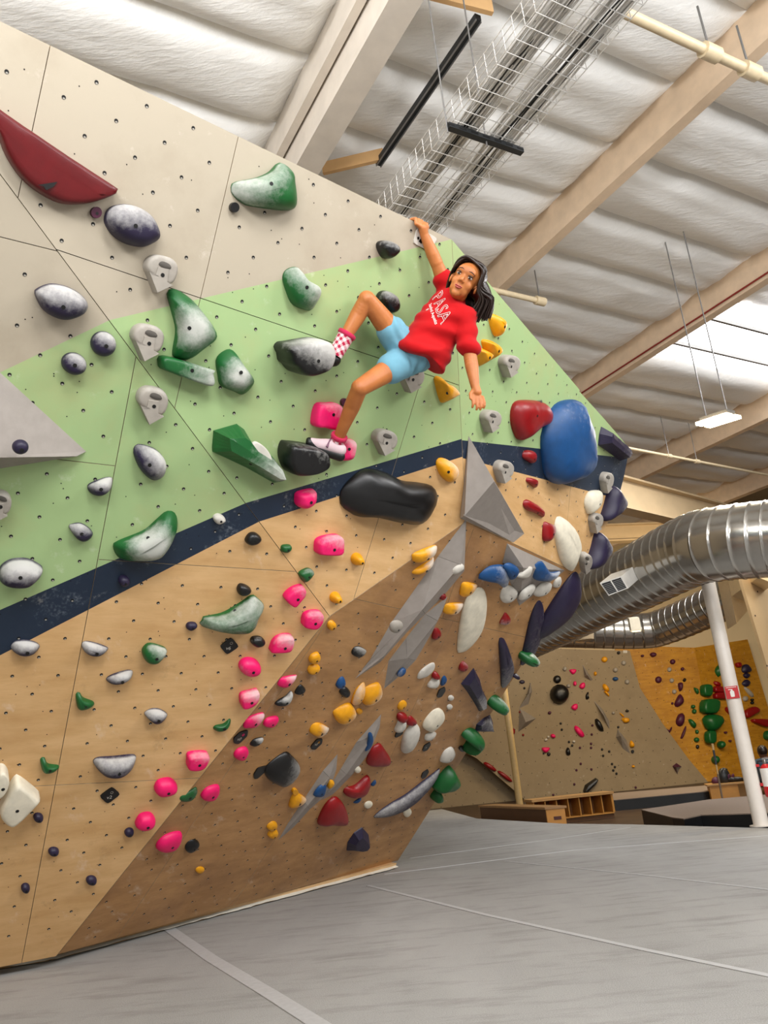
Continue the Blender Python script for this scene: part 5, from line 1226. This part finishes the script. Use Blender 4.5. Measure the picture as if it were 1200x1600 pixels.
def hd(x, y, z): return hc + hl * x + hf * y + hu * z
HAX = (hl, hf, hu)
bm_ = MB()
ball(bm_, hd(0, -.012, .028), (.068, .084, .075), HAX); ball(bm_, hd(0, .018, -.022), (.053, .061, .082), HAX)
ball(bm_, hd(0, .052, -.088), (.024, .02, .018), HAX); ball(bm_, hd(0, .05, -.058), (.034, .026, .03), HAX)
for s in (-1, 1):
    ball(bm_, hd(s * .030, .042, -.030), (.025, .024, .025), HAX); ball(bm_, hd(s * .070, -.005, -.012), (.009, .018, .028), HAX)
    ball(bm_, hd(s * .010, .080, -.031), (.0075, .008, .0065), HAX); ball(bm_, hd(s * .028, .032, -.062), (.02, .025, .026), HAX)
limb(bm_, [(hd(0, .070, .006), .008), (hd(0, .086, -.026), .0105)]); ball(bm_, hd(0, .065, .03), (.05, .022, .03), HAX)
limb(bm_, [(hd(0, -.012, -.06), .046), (neck, .05)])
limb(bm_, [(neck, .05), (shR.lerp(shL, .5) + (pel - neck).normalized() * .05, .07), (neck.lerp(pel, .55), .085), (pel, .085)])
limb(bm_, [(shR, .045), (shL, .045)])
limb(bm_, bulge(shR, elR, .043, .041, .032, .35)); limb(bm_, bulge(elR, wrR, .034, .034, .023, .3))
limb(bm_, bulge(shL, elL, .043, .041, .032, .35)); limb(bm_, bulge(elL, wrL, .034, .034, .023, .3))
for h_, k_, a_ in ((hipR, knR, anR), (hipL, knL, anL)):
    limb(bm_, bulge(h_, k_, .068, .060, .043, .3)); ball(bm_, k_ + tocam * .008, .036)
    cm = k_.lerp(a_, .32) - tocam * .014
    limb(bm_, [(k_, .041), (cm, .041), (k_.lerp(a_, .65), .032), (a_, .027)])
# hand on the top edge: palm against the face, fingers hooked over the rim
eg = [PM.to3(PM.px(x, y)) for x, y in ((646, 346), (650.5, 348), (655, 350), (659.5, 352.5))]
pn, pu = PM.n, PM.v
palm = PM.to3(PM.px(656, 357), .026)
limb(bm_, [(wrR, .023), (palm, .024)]); 
for i, e in enumerate(eg):
    kn = e + pn * .028 - pu * .012; L_ = (.9, 1, .97, .82)[i]
    limb(bm_, [(palm + (kn - palm) * .2, .014), (kn, .0105)]); limb(bm_, [(kn, .0105), (e + pn * .014 + pu * .014 * L_, .0095), (e - pn * .012 + pu * .012, .0088), (e - pn * .034 * L_ + pu * .008, .0075)])
limb(bm_, [(palm + IR * .012, .014), (PM.to3(PM.px(664, 356), .02), .0105), (PM.to3(PM.px(664, 350), .016), .0085)])
# hanging hand
dn = (wrL - elL).normalized(); pc = at(745.5, 613, dR - .262)
limb(bm_, [(wrL, .022), (pc, .023)])
side = (IR * .9 - IU * .15).normalized(); fw = tocam
for i in range(4):
    b0 = pc + dn * .022 + side * (-.023 + .0155 * i); L_ = (.88, 1, .95, .78)[i]
    a1 = b0 + dn * .034 * L_ + fw * .006 + side * (i - 1.5) * .0035; a2 = a1 + dn * .024 * L_ - side * .003 - fw * .002; a3 = a2 + dn * .017 * L_ - side * .005 - fw * .008
    limb(bm_, [(b0, .0088), (a1, .0078), (a2, .0072), (a3, .0064)])
t0 = pc - dn * .006 - side * .018; limb(bm_, [(t0, .012), (t0 - side * .018 + dn * .022 + fw * .008, .0088), (t0 - side * .020 + dn * .045 + fw * .012, .0072)])
person = remesh('person', bm_, SKIN, .0034, None, pel, 5)
b_m = bmesh.new(); b_m.from_mesh(person.data)
hv = [v for v in b_m.verts if (v.co + pel - hc).length < .135 and (v.co + pel - hd(0, .085, -.022)).length > .022 and (v.co + pel - hc).dot(hu) > -.11]
for _ in range(14): bmesh.ops.smooth_vert(b_m, verts=hv, factor=.5, use_axis_x=True, use_axis_y=True, use_axis_z=True)
b_m.to_mesh(person.data); b_m.free()
person['kind'] = 'thing'
tag(person, 'dark-haired girl in red T-shirt and light blue shorts hanging by one hand', 'person')
# face
EYEW = plain('eye_white', '#c9bdb2', .3); IRIS = plain('dark_brown_iris', '#1b0f0a', .15); LIP = plain('rosy_lip', '#a8483f', .4); HAIRM, nt, ns, b_ = newmat('dark_brown_hair')
b_.inputs['Base Color'].default_value = rgb('#22140d'); b_.inputs['Roughness'].default_value = .36
for s in (-1, 1):
    e = hd(s * .030, .0665, .002)
    mb = MB(); ball(mb, e, (.0132, .0098, .0060), HAX); o = mb.build('eye', EYEW, person, wloc=e)
    mb = MB(); ball(mb, e + hf * .0062 - hu * .0005, (.0066, .0055, .0062), HAX); mb.build('iris', IRIS, o, wloc=e)
    MB().tube([hd(s * .030 - .0155, .070, .004), hd(s * .030 - .008, .0775, .0092), hd(s * .030, .0795, .0108), hd(s * .030 + .008, .0775, .0092), hd(s * .030 + .0155, .070, .004)], [.0012, .0024, .0026, .0024, .0012], 6).build('eyelid', HAIRM, person, wloc=e)
    MB().tube([hd(s * .013, .0845, .0255), hd(s * .026, .0835, .0285), hd(s * .038, .0775, .0265), hd(s * .047, .0685, .0215)], [.0012, .0022, .002, .001], 6).build('eyebrow', HAIRM, person, wloc=e)
MB().tube([hd(-.0205, .071, -.0565), hd(-.010, .0805, -.0565), hd(0, .0815, -.058), hd(.010, .0805, -.0565), hd(.0205, .071, -.0565)], [.001, .0032, .0034, .0032, .001], 8).build('upper_lip', LIP, person, wloc=hc)
MB().tube([hd(-.019, .071, -.0575), hd(-.009, .079, -.0655), hd(0, .080, -.0665), hd(.009, .079, -.0655), hd(.019, .071, -.0575)], [.001, .0038, .0044, .0038, .001], 8).build('lower_lip', LIP, person, wloc=hc)
# hair: scalp shell and long locks falling to the right
hm = MB(); nu, nv = 40, 22; grid = {}
for i in range(nv + 1):
    for j in range(nu):
        t = pi * .80 * i / nv; p = 2 * pi * j / nu
        x, y, z = sin(t) * cos(p), sin(t) * sin(p), cos(t)
        grid[i, j] = (x, y, z, len(hm.v)); 
        k = 1 + .025 * noise.noise(V((x * 5, y * 5, z * 3)))
        hm.v.append(hd(x * .0785 * k, -.014 + y * .093 * k, .030 + z * .085 * k))
for i in range(nv):
    for j in range(nu):
        q = [grid[i, j], grid[i, (j + 1) % nu], grid[i + 1, (j + 1) % nu], grid[i + 1, j]]
        cx_, cy_, cz_ = (sum(a[k] for a in q) / 4 for k in range(3))
        if cy_ > .30 and cz_ < .74 - .35 * abs(cx_ - .12) and abs(cx_) < .86: continue
        hm.f.append([a[3] for a in q]); hm.mi.append(0); hm.sm.append(True)
rd = random.Random(3); dhd = (hc - CO).dot(CF)
def lock(P_, r):
    C = []; n = len(P_)
    for i in range(n - 1):
        p_, a, b, c = P_[max(i - 1, 0)], P_[i], P_[i + 1], P_[min(i + 2, n - 1)]
        for j in range(5):
            u = j / 5; C.append(.5 * ((2 * a) + (b - p_) * u + (2 * p_ - 5 * a + 4 * b - c) * u * u + (3 * a - p_ - 3 * b + c) * u ** 3))
    C.append(P_[-1]); m_ = len(C)
    hm.tube(C, [r * (1 - .75 * (i / (m_ - 1)) ** 3) for i in range(m_)], 6)
for i in range(230):
    f = rd.random(); yy = .055 - .125 * f; top = .082 - .03 * abs(f - .35)
    right = i % 10 < 8
    P0 = hd(.014 + rd.uniform(-.003, .003), yy * 1.05, .030 + .085 * sqrt(max(.05, 1 - ((yy + .014) / .093) ** 2)))
    if right:
        P1 = hd(.062 + rd.uniform(0, .008), yy * .95, .078 + rd.uniform(-.01, .01)); P2 = hd(.082 + rd.uniform(-.003, .01), yy * .8 - .008, .0 + rd.uniform(-.02, .02))
        ex_ = rd.random(); E_ = at(731 + 36 * ex_ + rd.uniform(-2, 2), 503 - 6 * ex_ ** 2 + rd.uniform(-8, 3), dhd + .0 + .10 * f + rd.uniform(-.02, .02))
        P3 = P2.lerp(E_, .45) + IR * (.022 + .02 * ex_ ) + IU * .008
        lock([P0, P1, P2, P3, E_ + IR * -.004], rd.uniform(.005, .0085))
    else:
        P1 = hd(-.045, yy, .092 + rd.uniform(-.006, .006)); P2 = hd(-.080, yy * .75 - .018, .035 + rd.uniform(-.02, .02)); P3 = hd(-.074, -.035 - .05 * f, -.04 + rd.uniform(-.02, .01))
        E_ = hd(-.04 + .05 * f, -.075 - .02 * f, -.105 + rd.uniform(-.02, .02)); lock([P0, P1, P2, P3, E_], rd.uniform(.005, .008))
for k in range(14):
    u = k / 13; ball(hm, hd(.045, -.055, .02).lerp(at(748, 488, dhd + .07), u) + IR * .03 * sin(pi * u), .058 - .022 * u)
for i in range(40):   # back of the head to the hanging mass
    f = rd.random(); P1 = hd(rd.uniform(-.06, .07), -.10, .03); P2 = hd(rd.uniform(-.02, .08), -.095, -.06)
    E_ = at(735 + 28 * f, 500 + rd.uniform(-14, 3), dhd + .1 + rd.uniform(-.02, .04)); lock([hd(0, -.07, .1), P1, P2, P2.lerp(E_, .5) + IR * .02, E_], .008)
hair = hm.build('hair', HAIRM, person, wloc=hc)
# red T-shirt
def cloth(name, col, rough=.85):
    M, nt, ns, b = newmat(name); c = rgb(col); d = tuple(v * .86 for v in c[:3]) + (1,)
    nt.links.new(mix(nt, noise_of(nt, 30, 4), c, d), b.inputs['Base Color']); b.inputs['Roughness'].default_value = rough; b.inputs['Sheen Weight'].default_value = .06; b.inputs['Specular IOR Level'].default_value = .2
    bump(nt, b, noise_of(nt, 500, 2), .15, .001); return M
SHIRT = cloth('red_jersey', '#b80a12'); SHORT = cloth('light_blue_knit', '#74a9be')
sp = (pel - neck).normalized(); lat0 = (shL - shR).normalized(); hem_c = at(660, 556, dh - .045)
latH = (IR * .66 - IU * .75).normalized()
def rings(mb, rs, n=28):
    k = []
    for c, la, fr, a, b in rs: k += [[c + la * cos(2 * pi * j / n) * a + fr * sin(2 * pi * j / n) * b for j in range(n)]]
    vs = [p for r in k for p in r]
    fs = [(i * n + j, i * n + (j + 1) % n, (i + 1) * n + (j + 1) % n, (i + 1) * n + j) for i in range(len(k) - 1) for j in range(n)] + [tuple(range(n))[::-1], tuple(range((len(k) - 1) * n, len(k) * n))]
    mb.add(vs, fs, 0, True)
def frame(t):
    la = (lat0 * (1 - t) + latH * t).normalized(); ax_ = (hem_c - neck).normalized(); la = (la - ax_ * la.dot(ax_)).normalized(); fr = la.cross(ax_)
    return la, fr if fr.dot(tocam) > 0 else -fr
sb = MB(); sec = [(-.02, .055, .05), (.06, .10, .062), (.16, .125, .080), (.34, .128, .094), (.55, .118, .094), (.75, .118, .098), (.9, .126, .106), (1.0, .133, .113), (1.08, .134, .112)]
rs = []
for t, a, b in sec:
    la, fr = frame(max(0, min(1, t * 1.1))); c = neck.lerp(hem_c, t) + fr * (.0 + .012 * t); rs.append((c, la, fr, a, b))
rings(sb, rs)
slR = shR.lerp(elR, .42); slL = shL.lerp(elL, .72)
limb(sb, [(shR, .062), (slR, .054)]); limb(sb, [(shL + sp * .01, .056), (shL.lerp(elL, .4), .050), (slL, .050)]); limb(sb, [(shR, .054), (neck, .052), (shL, .054)])
def folds(p):
    q = p - neck; a = q.dot(sp); l = q.dot(latH)
    return .024 * noise.noise(V((a * 15 + l * 9, l * 5 - a * 4, 2.0))) + .010 * (1 - 2.4 * abs(noise.noise(V((a * 7 + l * 8, l * 5 - a * 4, 7.0)))))
shirt = remesh('t_shirt', sb, SHIRT, .0065, person, pel, 8, disp=folds)
# the sleeve opening, a dark disc painted for the shade inside, and the neck ribbing
ax_ = (elL - shL).normalized(); e1 = ax_.orthogonal().normalized(); e2 = ax_.cross(e1)
MB().prism([slL + ax_ * .0485 + e1 * cos(i * pi / 10) * .026 + e2 * sin(i * pi / 10) * .026 for i in range(20)], ax_ * .004).build('sleeve_opening', cloth('shaded_sleeve_red', '#4a0508'), shirt, wloc=pel)
la, fr = frame(0)
# white chest print, laid on the cloth
me = shirt.data; bv = BVHTree.FromPolygons([tuple(v.co + pel) for v in me.vertices], [tuple(p.vertices) for p in me.polygons])
la, fr = frame(.3); tla = (IR * .40 - IU * .91 + fr * .0).normalized(); tup = (IR * .83 + IU * .55).normalized(); upv = -(hem_c - neck).normalized()
def chest_text(txt, dx, dy, size, outline, name):
    c = bpy.data.curves.new('t', 'FONT'); c.body = txt; c.size = size; c.align_x = 'CENTER'; c.align_y = 'CENTER'; c.resolution_u = 3
    if outline: c.fill_mode = 'NONE'; c.bevel_depth = .0014; c.bevel_resolution = 0
    t = bpy.data.objects.new('t', c); COL.objects.link(t)
    me_ = bpy.data.meshes.new_from_object(t.evaluated_get(bpy.context.evaluated_depsgraph_get())); bpy.data.objects.remove(t)
    o0 = neck.lerp(hem_c, .36) + fr * .4
    for v in me_.vertices:
        s = o0 + tla * (v.co.x + dx) + tup * (v.co.y + dy)
        h, n_, _, _ = bv.ray_cast(s, -fr)
        v.co = ((h + fr * (.003 + max(0, v.co.z))) if h is not None else s - fr * .3) - pel
    me_.materials.clear(); o = link(name, me_, plain('white_print', '#f0ece6', .6, var=.03), shirt); WL[o.name] = pel
chest_text('PASA', -.004, .026, .094, True, 'outlined_lettering'); chest_text('Stanford Aquatics', .004, -.022, .024, False, 'small_lettering'); chest_text('*', -.045, -.052, .045, False, 'small_mark')
# shorts
hb = MB(); ball(hb, pel, .098); ball(hb, pel.lerp(hem_c, .5), .100)
limb(hb, [(hipR, .084), (hipR.lerp(knR, .30), .074)]); limb(hb, [(hipL, .086), (hipL.lerp(knL, .33), .078)])
ax2 = (knL - hipL).normalized()
remesh('shorts', hb, SHORT, .006, person, pel, 5, disp=lambda p: .004 * sin((p - hipL).dot(ax2) * 110 + 9 * noise.noise(p * 6)) * (1 if (p - hipL).dot(ax2) < .06 else .15))
# plaid socks and climbing shoes
PLAID, nt, ns, b_ = newmat('pink_plaid_knit')
tc_ = nt.nodes.new('ShaderNodeTexCoord'); sx_ = nt.nodes.new('ShaderNodeSeparateXYZ'); nt.links.new(tc_.outputs['Object'], sx_.inputs[0])
def stripe(s, k): return mth(nt, 'GREATER_THAN', mth(nt, 'SINE', mth(nt, 'MULTIPLY', s, k)), 0.0)
sv = mth(nt, 'ADD', stripe(mth(nt, 'ADD', sx_.outputs[0], mth(nt, 'MULTIPLY', sx_.outputs[2], .45)), 230), stripe(mth(nt, 'SUBTRACT', sx_.outputs[2], mth(nt, 'MULTIPLY', sx_.outputs[0], .45)), 230))
nt.links.new(mix(nt, mth(nt, 'MULTIPLY', sv, .5), rgb('#f3dfe0'), rgb('#b3123f')), b_.inputs['Base Color']); b_.inputs['Roughness'].default_value = .9
RIB = cloth('pink_sock_rib', '#c22a52')
def sock(a, b, r0, r1):
    mb = MB(); mb.tube([a, a.lerp(b, .5), b], [r0, (r0 + r1) / 2, r1], 20)
    o = mb.build('sock', PLAID, person, wloc=b); d = (b - a).normalized()
    MB().tube([a - d * .004, a, a + d * .014, a + d * .018], [r0 + .001, r0 + .005, r0 + .005, r0 + .001], 20).build('cuff', RIB, o, wloc=b)
sock(knR.lerp(anR, .68), anR + (anR - knR).normalized() * .035, .042, .036); sock(knL.lerp(anL, .84), anL + (anL - knL).normalized() * .03, .038, .038)
PINKS = cloth('pale_pink_shoe', '#d8bfc4', .6); RUB = plain('black_shoe_rubber', '#0d0d0d', .45)
heel, toe = at(530, 706, (anL - CO).dot(CF) - .01), at(485, 690, (anL - CO).dot(CF) - .045)
fx = (toe - heel).normalized(); fup = (IU - fx * IU.dot(fx)).normalized()
mb = MB(); limb(mb, [(heel + fup * .012, .034), (heel.lerp(toe, .35) + fup * .012, .037), (heel.lerp(toe, .7), .031), (toe, .02)]); sh1 = remesh('climbing_shoe', mb, PINKS, .005, person, heel, 4)
mb = MB(); limb(mb, [(heel - fup * .020 - fx * .012, .026), (heel.lerp(toe, .5) - fup * .022, .026), (toe - fup * .006, .023), (toe + fx * .008 + fup * .004, .017)]); remesh('rubber_sole', mb, RUB, .005, sh1, heel, 4)
mid = heel.lerp(toe, .38); MB().tube([mid + fup * .05 - tocam * .01, mid + fup * .042 + tocam * .026, mid + fup * .012 + tocam * .042 + fx * .004], .008, 8, flat=.6).build('strap', cloth('mauve_strap', '#7c5a6c'), sh1, wloc=heel)
heel2, toe2 = J(522, 562, .085), J(497, 566, .05); fx2 = (toe2 - heel2).normalized()
mb = MB(); limb(mb, [(heel2, .034), (heel2.lerp(toe2, .5), .034), (toe2, .024)]); sh2 = remesh('climbing_shoe', mb, RUB, .005, person, heel2, 4)
mb = MB(); limb(mb, [(heel2 + IU * .02 - IR * .012, .028), (heel2 + IU * .022 - IR * .03, .026)]); remesh('pink_upper', mb, PINKS, .005, sh2, heel2, 3)

# ------------------------------------------------------------------ cable tray under the roof
WIRE = plain('zinc_wire', '#d5d3cf', .35, .5); CAB = plain('grey_cable', '#b9b6b1', .45); STRUT = plain('dark_strut_steel', '#3a3d40', .4, .7)
zt, cL, cR, b0, b1 = 4.2, 2.84, 3.42, 1.2, 8.6
t = empty('cable_tray', bc(b0, cL, zt)); tag(t, 'long wire-mesh cable tray full of grey cables under the roof', 'cable tray'); w = WL[t.name]
for k in range(9):
    c = cL + (cR - cL) * k / 8; MB().tube([bc(b0, c, zt), bc(b1, c, zt)], .0032, 5).build('long_wire', WIRE, t, wloc=w)
for c in (cL, cR):
    for h_ in (.06, .12, .18): MB().tube([bc(b0, c, zt + h_), bc(b1, c, zt + h_)], .0036, 5).build('long_wire', WIRE, t, wloc=w)
cw = MB().tube([bc(b0, cL, zt + .185), bc(b0, cL, zt - .004), bc(b0, cR, zt - .004), bc(b0, cR, zt + .185)], .0036, 5).build('cross_wire', WIRE, t, wloc=w)
for k in range(1, int((b1 - b0) / .1)):
    o = cw.copy(); COL.objects.link(o); o.parent = t; o.location = cw.location + BAX * .1 * k
rd = random.Random(5)
for k in range(44):
    c = rd.choice((cL + .05 + .16 * rd.random(), cR - .05 - .2 * rd.random())); ph = rd.random() * 6
    MB().tube([bc(b0 + (b1 - b0) * i / 24, c + .018 * sin(i * .8 + ph), zt + .012 + .02 * rd.random()) for i in range(25)], rd.uniform(.005, .009), 5).build('cable', CAB if k % 9 else BLK, t, wloc=w)
q = atz(760, 218, EYE + zt - .03) - CO; bb_ = q.dot(BAX)
MB().box(bc(bb_, (cL + cR) / 2, zt - .03), BAX * .022, CAX * .32, V((0, 0, .02))).build('support_channel', STRUT, t, wloc=w)
for k in range(7): MB().box(bc(bb_ - .0225, cL - .02 + .6 * k / 6, zt - .03), BAX * .001, CAX * .03, V((0, 0, .008))).build('channel_slot', DARK, t, wloc=w)
for c in ((cL + cR) / 2, cL - .04): MB().tube([bc(bb_, c, zt - .09), bc(bb_, c, ZC)], .006, 6).build('hanger_rod', rail, t, wloc=w)
# dark strut rail and lumber blocking
t = MB().box(bc(4.64, 3.45, 5.7), BAX * .88, CAX * .028, V((0, 0, .03))).build('strut_rail', STRUT, None, wloc=bc(4.64, 3.45, 5.7)); tag(t, 'dark slotted steel rail hanging parallel to the cable tray', 'rail')
for s2 in (-.024, .024): MB().box(bc(4.64, 3.45 + s2, 5.665), BAX * .88, CAX * .004, V((0, 0, .01))).build('flange', rail, t, wloc=bc(4.64, 3.45, 5.7))
LUM = plain('raw_lumber', '#cda470', .7, scale=6)
for (a, b), lb in ((((505, 272), (600, 250)), 'raw lumber block at the lower end of the dark rail'), (((660, -6), (770, 22)), 'raw lumber block at the upper end of the dark rail')):
    A_, B_ = atz(*a, EYE + 5.68), atz(*b, EYE + 5.68); d = (B_ - A_).normalized(); s3 = V((-d.y, d.x, 0)) * .02
    o = MB().hexa([A_ - s3, B_ - s3, B_ + s3, A_ + s3] + [p + V((0, 0, .13)) for p in (A_ - s3, B_ - s3, B_ + s3, A_ + s3)]).build('lumber_block', LUM, None, wloc=A_); tag(o, lb, 'lumber')

# ------------------------------------------------------------------ the person resting at the far right
sk2 = skin_mat('dark_brown_skin', '#6b4630', '#5f3c28'); TEE = cloth('slate_blue_jersey', '#3d4c5a')
d0 = 14.6; hb_ = at(1191, 1175, d0); dnv = V((0, 0, -1)); rt = IR.copy(); rt.z = 0; rt.normalize(); fo = V((rt.y, -rt.x, 0)); fo = fo if fo.y > 0 else -fo
hipc = V((hb_.x + .04, hb_.y, FZ + .33)); nk = hb_ + dnv * .13 + rt * .02
mb = MB(); ball(mb, hb_, (.078, .095, .11), (rt, fo, V((0, 0, 1)))); ball(mb, hb_ + fo * .05 - V((0, 0, .05)), (.05, .05, .06), (rt, fo, V((0, 0, 1))))
for s in (-1, 1): ball(mb, hb_ + rt * .08 * s, (.012, .02, .03), (rt, fo, V((0, 0, 1))))
ball(mb, hb_ + fo * .1 - V((0, 0, .02)), .014)
limb(mb, [(hb_, .055), (nk, .058)]); limb(mb, [(nk, .08), (nk.lerp(hipc, .4), .15), (hipc, .15)])
for s in (-1, 1):
    sh = nk + rt * .18 * s + dnv * .06; el = sh + dnv * .27 + rt * .05 * s + fo * .05; wr = el + fo * .22 + dnv * .03 - rt * .05 * s
    limb(mb, [(sh, .06), (el, .045), (wr, .032)]); limb(mb, [(wr, .035), (wr + fo * .07, .035)])
    for k in range(4): limb(mb, [(wr + fo * .07 + rt * (-.03 + .02 * k), .011), (wr + fo * .13 + rt * (-.03 + .02 * k) + dnv * .02, .009)])
    limb(mb, [(wr + fo * .03 - rt * .03 * s, .013), (wr + fo * .08 - rt * .055 * s, .01)])
    kn = hipc + fo * .42 + rt * .12 * s; ak = V((kn.x, kn.y, FZ + .08)) + fo * .03
    limb(mb, [(hipc + rt * .09 * s, .09), (kn, .06), (ak, .042)]); limb(mb, [(ak, .045), (ak + fo * .16 - V((0, 0, .04)), .035)])
p2 = remesh('person', mb, sk2, .012, None, hipc, 3); p2['kind'] = 'thing'; tag(p2, 'short-haired person in slate blue T-shirt seen from behind beside the extinguisher', 'person')
mb = MB(); limb(mb, [(nk + dnv * .02, .085), (nk.lerp(hipc, .4), .165), (hipc, .165)])
for s in (-1, 1): sh = nk + rt * .18 * s + dnv * .06; limb(mb, [(nk + dnv * .04, .08), (sh, .075), (sh + dnv * .18 + rt * .03 * s, .075)])
remesh('t_shirt', mb, TEE, .015, p2, hipc, 3)
mb = MB()
for s in (-1, 1): kn = hipc + fo * .42 + rt * .12 * s; limb(mb, [(hipc + rt * .09 * s, .115), (kn, .08)])
ball(mb, hipc, .17); remesh('shorts', mb, plain('black_shorts_cloth', '#15161a', .8), .016, p2, hipc, 3)
mb = MB(); ball(mb, hb_ + V((0, 0, .025)) - fo * .015, (.086, .098, .1), (rt, fo, V((0, 0, 1)))); mb.build('hair', HAIRM, p2, wloc=hipc)
c = V((hipc.x, hipc.y, FZ)); t = empty('stool', c); tag(t, 'low dark stool under the person in slate blue', 'stool')
MB().box(c + V((0, 0, .14)), rt * .22, fo * .2, V((0, 0, .03))).build('seat', WOODD, t, wloc=c)
for s in (-1, 1):
    for s2 in (-1, 1): MB().box(c + rt * .18 * s + fo * .16 * s2 + V((0, 0, .055)), rt * .02, fo * .02, V((0, 0, .055))).build('leg', WOODD, t, wloc=c)
